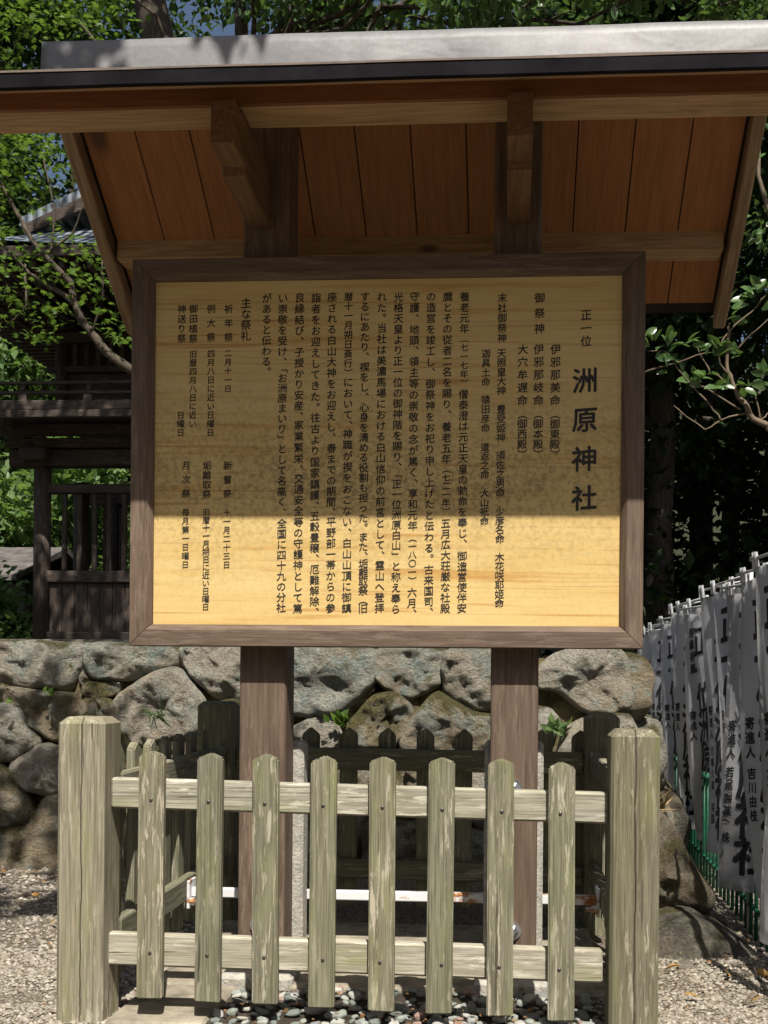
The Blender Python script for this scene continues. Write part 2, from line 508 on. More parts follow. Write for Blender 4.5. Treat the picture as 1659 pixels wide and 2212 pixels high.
def box(bm, x0, x1, y0, y1, z0, z1, bev=0.004, seg=1):
    g = bmesh.ops.create_cube(bm, size=1.0)
    vs_ = g['verts']
    sx, sy, sz = x1 - x0, y1 - y0, z1 - z0
    for v in vs_:
        v.co = Vector(((x0 + x1) / 2 + v.co.x * sx, (y0 + y1) / 2 + v.co.y * sy, (z0 + z1) / 2 + v.co.z * sz))
    bev = min(bev, 0.45 * min(sx, sy, sz))
    if bev > 0:
        es = list({e for v in vs_ for e in v.link_edges})
        r = bmesh.ops.bevel(bm, geom=es, offset=bev, segments=seg, affect='EDGES', profile=0.5)
        return r['verts']
    return vs_


def bx(*a, **k):
    bm = bmesh.new()
    box(bm, *a, **k)
    return bm


def prism(bm, pts, axis, a0, a1):
    """extrude the polygon pts (two coordinates) along axis from a0 to a1"""
    def co(p, a):
        if axis == 'X': return (a, p[0], p[1])
        if axis == 'Y': return (p[0], a, p[1])
        return (p[0], p[1], a)
    v0 = [bm.verts.new(co(p, a0)) for p in pts]
    v1 = [bm.verts.new(co(p, a1)) for p in pts]
    n = len(pts)
    bm.faces.new(v0)
    bm.faces.new(v1[::-1])
    for i in range(n):
        bm.faces.new((v0[i], v1[i], v1[(i + 1) % n], v0[(i + 1) % n]))
    bmesh.ops.recalc_face_normals(bm, faces=bm.faces[:])
    return bm


def tube(bm, pts, rads, seg=8, cap=True):
    pts = [Vector(p) for p in pts]
    if isinstance(rads, (int, float)):
        rads = [rads] * len(pts)
    rings = []
    ref = Vector((0, 0, 1))
    for i, p in enumerate(pts):
        d = (pts[min(i + 1, len(pts) - 1)] - pts[max(i - 1, 0)]).normalized()
        r_ = ref if abs(d.dot(ref)) < 0.95 else Vector((1, 0, 0))
        a = d.cross(r_).normalized()
        b = d.cross(a).normalized()
        rings.append([bm.verts.new(p + (a * math.cos(t) + b * math.sin(t)) * rads[i]) for t in [2 * math.pi * k / seg for k in range(seg)]])
    for i in range(len(rings) - 1):
        for k in range(seg):
            bm.faces.new((rings[i][k], rings[i][(k + 1) % seg], rings[i + 1][(k + 1) % seg], rings[i + 1][k]))
    if cap:
        bm.faces.new(rings[0][::-1])
        bm.faces.new(rings[-1])
    return bm


def wobble(path, n, amp, seed):
    rr = random.Random(seed)
    path = [Vector(p) for p in path]
    out = []
    for i in range(len(path) - 1):
        for k in range(n):
            t = k / n
            p0 = path[max(i - 1, 0)]; p1 = path[i]; p2 = path[i + 1]; p3 = path[min(i + 2, len(path) - 1)]
            q = 0.5 * ((2 * p1) + (p2 - p0) * t + (2 * p0 - 5 * p1 + 4 * p2 - p3) * t * t + (3 * p1 - p0 - 3 * p2 + p3) * t ** 3)
            if i + k:
                q += Vector((rr.uniform(-1, 1), rr.uniform(-1, 1), rr.uniform(-1, 1))) * amp
            out.append(q)
    out.append(path[-1])
    return out


def np_mesh(name, verts, faces_flat, nper):
    me = bpy.data.meshes.new(name)
    nv = len(verts); nf = len(faces_flat) // nper
    me.vertices.add(nv)
    me.vertices.foreach_set('co', np.ascontiguousarray(verts, dtype=np.float32).ravel())
    me.loops.add(nf * nper)
    me.loops.foreach_set('vertex_index', np.ascontiguousarray(faces_flat, dtype=np.int32))
    me.polygons.add(nf)
    me.polygons.foreach_set('loop_start', np.arange(0, nf * nper, nper, dtype=np.int32))
    me.polygons.foreach_set('loop_total', np.full(nf, nper, dtype=np.int32))
    me.update(calc_edges=True)
    me.validate()
    return me


# leaf templates: verts (x across, y along, z up) and triangles
T_LEAF = (np.array([(0, 0, 0), (-.30, .45, .07), (0, .5, -.02), (.30, .45, .07), (0, 1, -.10)]), [(0, 2, 1), (0, 3, 2), (1, 2, 4), (2, 3, 4)])
_cam = [(0, 0)]
T_CAM = (np.array([(0, 0, 0), (-.2, .2, .05), (-.26, .5, .06), (-.16, .8, .0), (0, 1.0, -.12), (.16, .8, .0), (.26, .5, .06), (.2, .2, .05), (0, .3, 0), (0, .65, -.02)]),
         [(0, 8, 1), (1, 8, 2), (2, 8, 9), (2, 9, 3), (3, 9, 4), (4, 9, 5), (5, 9, 6), (6, 9, 8), (6, 8, 7), (7, 8, 0)])


def _maple():
    v = [(0, 0.30, 0)]
    tips = [(-75, .55), (-38, .85), (0, 1.0), (38, .85), (75, .55)]
    ring = [(-0.06, 0.0, 0)]
    for i, (a, l) in enumerate(tips):
        if i:
            am = (tips[i - 1][0] + a) / 2
            ring.append((math.sin(R(am)) * .26, .30 + math.cos(R(am)) * .26, 0.01))
        ring.append((math.sin(R(a)) * l * .75, .30 + math.cos(R(a)) * l * .75, -0.08 * l))
    ring.append((0.06, 0, 0))
    v += ring
    f = [(0, i + 1, i) for i in range(1, len(ring))]
    return np.array(v), f


T_MAPLE = _maple()


def leaf_mesh(name, pts, dirs, sizes, tmpl, rng, tilt=0.6, up=None):
    """one mesh of many leaves: pts (n,3), dirs (n,3) rough growth direction"""
    tv, tf = tmpl
    n = len(pts); k = len(tv)
    d = dirs + rng.normal(0, tilt, (n, 3))
    d /= np.linalg.norm(d, axis=1, keepdims=True) + 1e-9
    u = rng.normal(0, 0.55, (n, 3)) + (np.array([0, 0, 1.0]) if up is None else np.array(up))
    x = np.cross(d, u); x /= np.linalg.norm(x, axis=1, keepdims=True) + 1e-9
    z = np.cross(x, d)
    s = sizes[:, None, None]
    V = pts[:, None, :] + s * (tv[None, :, 0:1] * x[:, None, :] + tv[None, :, 1:2] * d[:, None, :] + tv[None, :, 2:3] * z[:, None, :])
    tf = np.array(tf)
    F = (np.arange(n)[:, None, None] * k + tf[None]).reshape(-1)
    return np_mesh(name, V.reshape(-1, 3), F, 3)


def crown_points(rng, clumps, per, spread):
    """clumps: list of (center, radii); leaves on ragged sub-clusters inside each"""
    P_, D_ = [], []
    for c, r in clumps:
        c = np.array(c); r = np.array(r)
        nsub = max(3, int(per / 60))
        v = rng.normal(0, 1, (nsub, 3)); v /= np.linalg.norm(v, axis=1, keepdims=True)
        rad = rng.uniform(0.25, 1.0, (nsub, 1)) ** 0.6
        sc = c + v * rad * r
        idx = rng.integers(0, nsub, per)
        off = rng.normal(0, 1, (per, 3)) * spread * np.array([1, 1, 0.5])
        p = sc[idx] + off
        P_.append(p); D_.append(off * 2 + (p - c) * 0.5 + np.array([0, 0, -0.15]))
    P_ = np.concatenate(P_); D_ = np.concatenate(D_)
    D_ /= np.linalg.norm(D_, axis=1, keepdims=True) + 1e-9
    return P_, D_


def tree(name, base, label, cat, trunk, trunk_r, clumps, per, leaf_size, leafmat, tmpl=T_LEAF, spread=0.35, bark=None, seed=1, group=None, limbs=True, lr=None):
    rng = np.random.default_rng(seed)
    t = thing(name, base, label, cat, group)
    path = wobble(trunk, 4, trunk_r * 0.25, seed)
    n = len(path)
    bm = bmesh.new()
    rads = [max(0.012, trunk_r * (1 - 0.75 * i / (n - 1)) * (1.25 if i == 0 else 1)) for i in range(n)]
    tube(bm, path, rads, 10)
    if limbs:
        for c, r in clumps:
            c = Vector(c)
            k = min(range(n), key=lambda i: (path[i] - c).length + (0.8 * abs(path[i].z - (c.z - 0.8))))
            s = path[k]
            m_ = s.lerp(c, 0.5) + Vector((0, 0, 0.1 * (c - s).length))
            r0 = min(rads[k] * 0.6, lr or 9)
            tube(bm, wobble([s, m_, c], 4, 0.05 * (c - s).length, seed + k), [r0 * (1 - 0.85 * q / 8) for q in range(9)], 6)
    obj('trunk', bm, bark or BARK, t, True)
    P_, D_ = crown_points(rng, clumps, per, spread)
    me = leaf_mesh('crown', P_, D_, leaf_size * rng.uniform(0.6, 1.25, len(P_)), tmpl, rng)
    link_mesh('crown', me, leafmat, t)
    return t


# ------------------------------------------------------------------ lettering
_gc = {}
_EM = None


def glyph(ch, off):
    key = (ch, off)
    if key in _gc:
        return _gc[key]
    cu = bpy.data.curves.new('glyph', 'FONT')
    cu.body = ch
    cu.size = 1.0
    cu.resolution_u = 2
    cu.offset = off
    o = bpy.data.objects.new('glyph', cu)
    COL.objects.link(o)
    dg = bpy.context.evaluated_depsgraph_get()
    dg.update()
    me = bpy.data.meshes.new_from_object(o.evaluated_get(dg))
    v = np.zeros(len(me.vertices) * 3); me.vertices.foreach_get('co', v)
    v = v.reshape(-1, 3)
    f = [tuple(p.vertices) for p in me.polygons]
    bpy.data.objects.remove(o); bpy.data.curves.remove(cu); bpy.data.meshes.remove(me)
    _gc[key] = (v, f)
    return _gc[key]


def em():
    global _EM
    if _EM is None:
        v, f = glyph('国', 0.0)
        mn, mx = v.min(0), v.max(0)
        _EM = ((mn + mx) / 2, max(mx[0] - mn[0], mx[1] - mn[1]) / 0.90)
    return _EM


def column_mesh(rows, off=0.016, shear=0.07):
    """rows: list of (char, x, z, size) in a flat plane -> (verts, faces), x right, z up"""
    c0, e = em()
    V, F = [], []
    n = 0
    for ch, x, z, s in rows:
        g, f = glyph(ch, 0.0)
        if len(g) == 0:
            continue
        p = (g - c0) / e
        if ch in '（）「」(':
            p = np.stack([p[:, 1], -p[:, 0], p[:, 2]], 1)
            if ch in '「」':
                p[:, 0] *= 1.0
        elif ch in '、。':
            p = p + np.array([0.62, 0.62, 0])
        elif shear:
            p = np.stack([p[:, 0], p[:, 1] + p[:, 0] * shear, p[:, 2]], 1)
        for k, (a, b_) in enumerate(((-off, -off * .6), (off, off * .6), (-off * .6, off), (off * .6, -off))):
            V.append(np.stack([x + (p[:, 0] + a) * s, z + (p[:, 1] + b_) * s, np.full(len(p), k * 1.0)], 1))
            F += [tuple(i + n for i in q) for q in f]
            n += len(g)
    return (np.concatenate(V) if V else np.zeros((0, 3))), F
# ------------------------------------------------------------------ measured layout, metres
TEXT = [
    (0.269, 2.450, 2.354, 0.0384, "正一位"),
    (0.267, 2.211, 1.783, 0.0874, "洲原神社"),
    (0.159, 2.326, 2.140, 0.0361, "伊邪那美命"),
    (0.159, 2.091, 1.943, 0.0349, "（御東殿）"),
    (0.098, 2.327, 2.141, 0.0361, "伊邪那岐命"),
    (0.098, 2.092, 1.944, 0.0349, "（御本殿）"),
    (0.040, 2.327, 2.141, 0.0361, "大穴牟遅命"),
    (0.040, 2.092, 1.944, 0.0349, "（御西殿）"),
    (0.100, 2.514, 2.402, 0.0361, "御祭神"),
    (-0.036, 2.516, 2.369, 0.0332, "末社御祭神"),
    (-0.037, 2.314, 2.177, 0.0326, "天照皇大神"),
    (-0.037, 2.109, 2.005, 0.0326, "豊受姫神"),
    (-0.038, 1.940, 1.805, 0.0326, "須佐之男命"),
    (-0.038, 1.736, 1.636, 0.0326, "少彦名命"),
    (-0.038, 1.569, 1.400, 0.0326, "木花咲耶姫命"),
    (-0.094, 2.313, 2.210, 0.0314, "迦具土命"),
    (-0.094, 2.144, 2.041, 0.0314, "猿田彦命"),
    (-0.095, 1.971, 1.872, 0.0314, "道返之命"),
    (-0.095, 1.803, 1.701, 0.0314, "大山祇命"),
    (-0.174, 2.522, 2.405, 0.0344, "養老元年"),
    (-0.174, 2.369, 2.206, 0.0291, "（七一七年）"),
    (-0.175, 2.165, 1.617, 0.0344, "僧泰澄は元正天皇の勅命を奉じ、"),
    (-0.175, 1.573, 1.382, 0.0344, "御造営使伴安"),
    (-0.236, 2.523, 2.090, 0.0344, "麿とその従者二名を賜り、"),
    (-0.236, 2.046, 1.928, 0.0344, "養老五年"),
    (-0.236, 1.892, 1.736, 0.0291, "（七二一年）"),
    (-0.236, 1.693, 1.381, 0.0344, "五月広大荘厳な社殿"),
    (-0.297, 2.524, 2.245, 0.0344, "の造営を竣工し、"),
    (-0.297, 2.204, 1.562, 0.0344, "御祭神をお祀り申し上げたと伝わる。"),
    (-0.297, 1.523, 1.366, 0.0344, "古来国司、"),
    (-0.358, 2.525, 2.443, 0.0344, "守護、"),
    (-0.358, 2.404, 2.325, 0.0344, "地頭、"),
    (-0.358, 2.287, 1.838, 0.0344, "領主等の崇敬の念が篤く、"),
    (-0.358, 1.802, 1.684, 0.0344, "享和元年"),
    (-0.358, 1.640, 1.483, 0.0291, "（一八〇一）"),
    (-0.358, 1.439, 1.360, 0.0344, "六月、"),
    (-0.417, 2.524, 1.898, 0.0344, "光格天皇より正一位の御神階を賜り、"),
    (-0.418, 1.875, 1.574, 0.0344, "「正一位洲原白山」"),
    (-0.418, 1.535, 1.377, 0.0344, "と称え奉ら"),
    (-0.479, 2.526, 2.446, 0.0344, "れた。"),
    (-0.478, 2.411, 1.574, 0.0344, "当社は美濃馬場における白山信仰の前宮として、"),
    (-0.478, 1.538, 1.381, 0.0344, "霊山へ登拝"),
    (-0.541, 2.527, 1.676, 0.0344, "するにあたり、禊をし、心身を清める役割も担った。"),
    (-0.540, 1.643, 1.571, 0.0344, "また、"),
    (-0.539, 1.544, 1.379, 0.0344, "垢離取祭（旧"),
    (-0.602, 2.528, 2.248, 0.0314, "暦十一月朔日斎行）"),
    (-0.601, 2.213, 2.053, 0.0344, "において、"),
    (-0.601, 2.022, 1.658, 0.0344, "神職が禊をおこない、"),
    (-0.600, 1.620, 1.380, 0.0344, "白山山頂に御鎮"),
    (-0.663, 2.528, 2.008, 0.0344, "座される白山大神をお迎えし、"),
    (-0.661, 1.970, 1.732, 0.0344, "春までの期間、"),
    (-0.660, 1.699, 1.380, 0.0344, "平野部一帯からの参"),
    (-0.723, 2.526, 2.120, 0.0344, "詣者をお迎えしてきた。"),
    (-0.722, 2.083, 1.756, 0.0344, "往古より国家鎮護、"),
    (-0.721, 1.720, 1.562, 0.0344, "五穀豊穣、"),
    (-0.720, 1.523, 1.365, 0.0344, "厄難解除、"),
    (-0.784, 2.527, 2.365, 0.0344, "良縁結び、"),
    (-0.784, 2.326, 2.088, 0.0344, "子授かり安産、"),
    (-0.783, 2.056, 1.891, 0.0344, "家業繁栄、"),
    (-0.782, 1.859, 1.378, 0.0344, "交通安全等の守護神として篤"),
    (-0.847, 2.526, 2.289, 0.0344, "い崇敬を受け、"),
    (-0.846, 2.268, 2.006, 0.0344, "「お洲原まいり」"),
    (-0.845, 1.968, 1.732, 0.0344, "として名高く、"),
    (-0.844, 1.693, 1.381, 0.0344, "全国に四十九の分社"),
    (-0.907, 2.527, 2.253, 0.0344, "があると伝わる。"),
    (-0.985, 2.510, 2.388, 0.0373, "主な祭礼"),
    (-1.050, 2.489, 2.384, 0.0314, "祈年祭"),
    (-1.051, 2.325, 2.193, 0.0268, "二月十一日"),
    (-1.049, 1.908, 1.803, 0.0314, "新嘗祭"),
    (-1.050, 1.733, 1.540, 0.0268, "十一月二十三日"),
    (-1.116, 2.490, 2.385, 0.0314, "例大祭"),
    (-1.115, 2.324, 2.031, 0.0280, "四月八日に近い日曜日"),
    (-1.127, 1.908, 1.801, 0.0314, "垢離取祭"),
    (-1.128, 1.735, 1.383, 0.0268, "旧暦十一月朔日に近い日曜日"),
    (-1.183, 2.491, 2.381, 0.0314, "御田植祭"),
    (-1.183, 2.323, 2.064, 0.0280, "旧暦四月八日に近い"),
    (-1.227, 2.491, 2.382, 0.0314, "神送り祭"),
    (-1.228, 2.096, 2.032, 0.0280, "日曜日"),
    (-1.205, 1.909, 1.804, 0.0314, "月次祭"),
    (-1.206, 1.735, 1.540, 0.0268, "毎月第一日曜日"),
]
STONES = [
    [(-3.33, 1.35), (-3.15, 1.35), (-2.65, 1.34), (-2.62, 1.32), (-2.74, 1.05), (-2.83, 1.05), (-3.05, 1.08), (-3.33, 1.13)] ,
    [(-3.78, 1.34), (-3.35, 1.35), (-3.35, 1.13), (-3.45, 1.02), (-3.77, 1.01)] ,
    [(-2.62, 1.34), (-2.03, 1.33), (-2.02, 1.2), (-2.3, 1.12), (-2.46, 1.12), (-2.57, 1.12), (-2.62, 1.24)] ,
    [(-2.01, 1.32), (-1.64, 1.33), (-1.55, 1.32), (-1.55, 1.03), (-1.64, 0.99), (-1.79, 1.01), (-1.93, 1.13), (-2.02, 1.24)] ,
    [(-2.68, 1.13), (-2.62, 1.22), (-2.59, 1.12), (-2.63, 1.04)] ,
    [(-3.15, 1.09), (-3.06, 1.06), (-2.92, 1.04), (-2.73, 1.03), (-2.66, 1.02), (-2.66, 0.85), (-2.77, 0.76), (-2.83, 0.74), (-3.0, 0.85), (-3.02, 0.94), (-3.15, 0.97)] ,
    [(-3.39, 0.97), (-3.15, 0.96), (-3.02, 0.93), (-3.01, 0.84), (-2.88, 0.74), (-3.1, 0.6), (-3.38, 0.64)] ,
    [(-2.62, 1.1), (-2.4, 1.11), (-2.41, 1.03), (-2.56, 0.99), (-2.63, 1.02)] ,
    [(-2.42, 1.0), (-2.18, 1.15), (-2.04, 1.18), (-1.93, 1.06), (-1.88, 0.99), (-1.87, 0.83), (-1.92, 0.77), (-2.08, 0.77), (-2.27, 0.71), (-2.38, 0.83)] ,
    [(-2.64, 0.99), (-2.44, 0.98), (-2.39, 0.81), (-2.33, 0.71), (-2.37, 0.57), (-2.57, 0.58), (-2.71, 0.74), (-2.65, 0.82)] ,
    [(-3.08, 0.57), (-2.86, 0.72), (-2.71, 0.67), (-2.62, 0.57), (-2.66, 0.42), (-2.85, 0.4), (-2.98, 0.45)] ,
    [(-3.41, 0.61), (-3.11, 0.58), (-2.98, 0.42), (-2.93, 0.25), (-3.14, 0.19), (-3.41, 0.18)] ,
    [(-3.41, 0.16), (-3.14, 0.17), (-2.92, 0.23), (-2.85, 0.39), (-2.61, 0.4), (-2.6, -0.13), (-3.41, -0.15)] ,
    [(-2.36, 0.56), (-2.27, 0.69), (-1.89, 0.75), (-1.85, 0.46), (-2.31, 0.4)] ,
    [(-1.85, 0.82), (-1.75, 0.98), (-1.44, 0.98), (-1.33, 0.73), (-1.37, 0.36), (-1.82, 0.4)] ,
    [(-2.59, 0.37), (-1.92, 0.39), (-1.88, -0.07), (-2.58, -0.12)] ,
    [(-1.87, 0.34), (-1.32, 0.34), (-1.28, -0.09), (-1.86, -0.1)] ,
    [(-1.52, 1.32), (-0.81, 1.32), (-0.83, 1.12), (-0.97, 0.96), (-1.1, 0.91), (-1.24, 0.91), (-1.44, 0.95), (-1.53, 1.06)] ,
    [(-0.81, 1.29), (-0.76, 1.32), (-0.4, 1.32), (-0.41, 1.2), (-0.43, 1.1), (-0.51, 1.06), (-0.62, 1.02), (-0.73, 1.07), (-0.82, 1.15)] ,
    [(-0.38, 1.29), (-0.32, 1.32), (-0.03, 1.32), (0.11, 1.22), (0.06, 0.99), (-0.11, 0.96), (-0.23, 0.95), (-0.32, 0.99), (-0.38, 1.05), (-0.4, 1.19)] ,
    [(-1.02, 0.91), (-0.85, 1.09), (-0.8, 1.08), (-0.87, 1.01), (-0.97, 0.88)] ,
    [(-0.97, 0.86), (-0.83, 1.02), (-0.7, 1.05), (-0.6, 0.97), (-0.58, 0.9), (-0.64, 0.79), (-0.7, 0.73), (-0.89, 0.72), (-0.99, 0.81)] ,
    [(-0.57, 0.9), (-0.43, 1.05), (-0.33, 1.0), (-0.22, 0.93), (-0.08, 0.92), (-0.02, 0.66), (-0.44, 0.65), (-0.64, 0.69), (-0.63, 0.78)] ,
    [(-1.36, 0.81), (-1.18, 0.9), (-1.07, 0.89), (-1.0, 0.72), (-1.29, 0.68), (-1.35, 0.7)] ,
    [(-1.29, 0.66), (-0.94, 0.7), (-0.92, 0.48), (-1.05, 0.3), (-1.31, 0.36)] ,
    [(-0.9, 0.7), (-0.66, 0.68), (-0.62, 0.62), (-0.61, 0.43), (-0.72, 0.3), (-0.91, 0.42)] ,
    [(-0.6, 0.65), (-0.28, 0.64), (-0.24, 0.38), (-0.38, 0.23), (-0.59, 0.29)] ,
    [(-0.26, 0.63), (0.03, 0.63), (0.07, 0.24), (-0.21, 0.25)] ,
    [(-1.29, 0.33), (-1.06, 0.28), (-0.92, 0.39), (-0.86, 0.28), (-0.89, -0.11), (-1.27, -0.11)] ,
    [(-0.85, 0.28), (-0.71, 0.28), (-0.6, 0.28), (-0.38, 0.21), (-0.38, -0.1), (-0.86, -0.11)] ,
    [(-0.37, 0.21), (-0.23, 0.24), (0.08, 0.22), (0.09, -0.11), (-0.36, -0.12)] ,
    [(0.17, 1.17), (0.26, 1.28), (0.41, 1.32), (0.68, 1.32), (0.73, 1.03), (0.71, 0.99), (0.61, 0.95), (0.45, 0.95), (0.37, 1.01), (0.31, 1.07), (0.18, 1.09)] ,
    [(-0.0, 0.91), (0.14, 0.97), (0.24, 0.96), (0.3, 0.89), (0.27, 0.81), (0.24, 0.66), (0.05, 0.65), (-0.01, 0.74)] ,
    [(0.34, 0.82), (0.46, 0.9), (0.71, 0.93), (0.75, 0.85), (0.83, 0.67), (0.82, 0.45), (0.39, 0.44), (0.29, 0.62)] ,
    [(0.83, 0.43), (0.92, 0.45), (0.97, 0.28), (0.95, 0.04), (0.45, 0.04), (0.41, 0.41)] ,
    [(0.05, 0.62), (0.28, 0.6), (0.38, 0.43), (0.42, 0.14), (0.38, -0.1), (0.09, -0.09), (0.08, 0.33)] ,
    [(0.43, 0.01), (0.95, 0.01), (1.0, -0.29), (0.4, -0.2)] ,
]
STONE_MAT = [0, 0, 3, 0, 2, 2, 0, 2, 1, 2, 1, 2, 2, 2, 2, 2, 2, 3, 3, 0, 2, 2, 2, 1, 2, 2, 2, 1, 2, 2, 2, 1, 1, 1, 0, 0, 0]
TWIGS = [
     [(1.496, 2.629), (1.408, 2.670), (1.377, 2.736), (1.331, 2.804), (1.286, 2.899), (1.260, 2.992), (1.259, 3.144), (1.273, 3.231)] ,
     [(1.377, 2.706), (1.223, 2.667), (1.138, 2.619), (0.981, 2.730), (0.961, 2.765)] ,
     [(1.337, 2.726), (1.126, 2.851), (1.051, 2.872)] ,
     [(1.223, 2.667), (1.157, 2.764), (1.056, 2.872), (0.944, 3.010), (0.898, 3.078), (0.792, 3.086)] ,
     [(1.266, 2.884), (1.166, 2.952), (1.115, 3.034), (1.063, 3.121)] ,
     [(1.286, 2.906), (1.220, 2.997), (1.204, 3.059)] ,
     [(1.204, 3.089), (1.264, 3.180), (1.397, 3.310), (1.477, 3.400), (1.511, 3.455)] ,
     [(1.315, 3.078), (1.403, 3.167), (1.491, 3.243), (1.533, 3.288)] ,
     [(0.782, 2.950), (0.893, 2.985), (1.075, 3.039), (1.154, 3.069)] ,
     [(1.331, 2.853), (1.381, 2.853), (1.493, 2.893), (1.535, 2.913)] ,
     [(1.453, 2.665), (1.427, 2.772), (1.401, 2.843)] ,
     [(1.453, 2.660), (1.494, 2.705), (1.537, 2.761)] ,
]
SPRAYS = [(0.922, 3.117, 6), (0.922, 3.055, 3), (1.034, 3.117, 3), (1.158, 3.105, 4), (1.208, 3.068, 7), (1.295, 3.055, 4), (1.108, 2.906, 5), (1.034, 2.881, 2), (1.183, 2.856, 3), (1.258, 3.342, 5), (1.233, 3.267, 3), (1.283, 3.254, 2), (1.407, 3.404, 4), (1.457, 3.429, 4), (1.482, 3.317, 2), (1.220, 3.516, 2), (1.233, 3.466, 4), (1.295, 2.868, 3), (1.370, 2.831, 3), (1.469, 2.918, 2), (1.482, 2.955, 2), (1.445, 2.843, 3), (1.183, 3.354, 2), (0.809, 3.130, 3), (0.834, 3.030, 2), (0.909, 2.980, 2)]
# ------------------------------------------------------------------ ground
def ground_sheet():
    bm = bmesh.new()
    xs = [-400, -60, -20, -8] + [-5 + 0.25 * i for i in range(41)] + [8, 20, 60, 400]
    ys = [-300, -40, -10, -2] + [0.5 + 0.25 * i for i in range(43)] + [16, 30, 80, 500]
    g = [[None] * len(ys) for _ in xs]
    for i, x in enumerate(xs):
        for j, y in enumerate(ys):
            z = -0.03
            if -6 < x < 6 and 0 < y < 12:
                z = -0.03 + 0.018 * noise.noise((x * 1.3, y * 1.3, 0)) + 0.01 * noise.noise((x * 4, y * 4, 3))
            g[i][j] = bm.verts.new((x, y, z))
    for i in range(len(xs) - 1):
        for j in range(len(ys) - 1):
            bm.faces.new((g[i][j], g[i + 1][j], g[i + 1][j + 1], g[i][j + 1]))
    return bm


tag(obj('ground', ground_sheet(), GRAVEL, smooth=True), kind='structure')
bm = bmesh.new()
prism(bm, [(-60, 6.95), (0.5, 6.95), (0.66, 7.3), (0.75, 9), (0.9, 14), (-2, 40), (-60, 60)], 'Z', -0.2, 1.26)
tag(obj('terrace', bm, EARTH), kind='structure')
bm = bmesh.new()                                        # wooded slope far behind
hx = [-90 + 6 * i for i in range(31)]
hy = [30, 36, 42, 50, 60, 75]
hz = [0, 3, 7, 12, 17, 20]
hv = [[bm.verts.new((x, y, z * (1.1 + 0.25 * noise.noise((x * .05, y * .05, 1))) - 0.1)) for y, z in zip(hy, hz)] for x in hx]
for i in range(len(hx) - 1):
    for j in range(len(hy) - 1):
        bm.faces.new((hv[i][j], hv[i + 1][j], hv[i + 1][j + 1], hv[i][j + 1]))
tag(obj('hillside', bm, plain('forest_floor', (0.03, 0.035, 0.018), 1.0, var=0.5, scale=0.6), smooth=True), kind='structure')

# loose gravel grains lying on the sheet, thickest near the viewer
rng = np.random.default_rng(5)
gv, gd, gs = [], [], []
for x0, x1, y0, y1, n, s in ((-2.4, -1.3, 3.0, 4.6, 9000, 0.013), (-4.2, -1.3, 4.6, 6.7, 6500, 0.018), (0.3, 1.5, 3.1, 4.9, 10000, 0.0135), (0.6, 3.0, 4.9, 9.0, 4000, 0.02)):
    x = rng.uniform(x0, x1, n); y = rng.uniform(y0, y1, n)
    z = np.array([-0.03 + 0.018 * noise.noise((a * 1.3, b * 1.3, 0)) + 0.01 * noise.noise((a * 4, b * 4, 3)) for a, b in zip(x, y)])
    gv.append(np.stack([x, y, z + s * 0.1], 1)); gs.append(s * rng.uniform(0.5, 1.4, n))
gv = np.concatenate(gv); gs = np.concatenate(gs)
octv = np.array([(-.5, -.5, 0), (.55, -.4, .05), (.5, .5, 0), (-.45, .5, .05), (-.2, -.15, .45), (.25, .2, .4)])
octf = [(0, 1, 4), (1, 5, 4), (1, 2, 5), (2, 3, 5), (3, 4, 5), (3, 0, 4)]
a = rng.uniform(0, 6.28, len(gv))
ca, sa = np.cos(a)[:, None], np.sin(a)[:, None]
X = octv[None, :, 0] * ca - octv[None, :, 1] * sa * 0.75
Y = octv[None, :, 0] * sa + octv[None, :, 1] * ca * 0.75
Z = np.repeat(octv[None, :, 2], len(gv), 0)
V = gv[:, None, :] + gs[:, None, None] * np.stack([X, Y, Z], 2)
F = (np.arange(len(gv))[:, None, None] * 6 + np.array(octf)[None]).reshape(-1)
tag(link_mesh('gravel', np_mesh('gravel', V.reshape(-1, 3), F, 3), GRAVST), kind='stuff', label='pale beige crushed gravel grains scattered over the ground', cat='gravel')


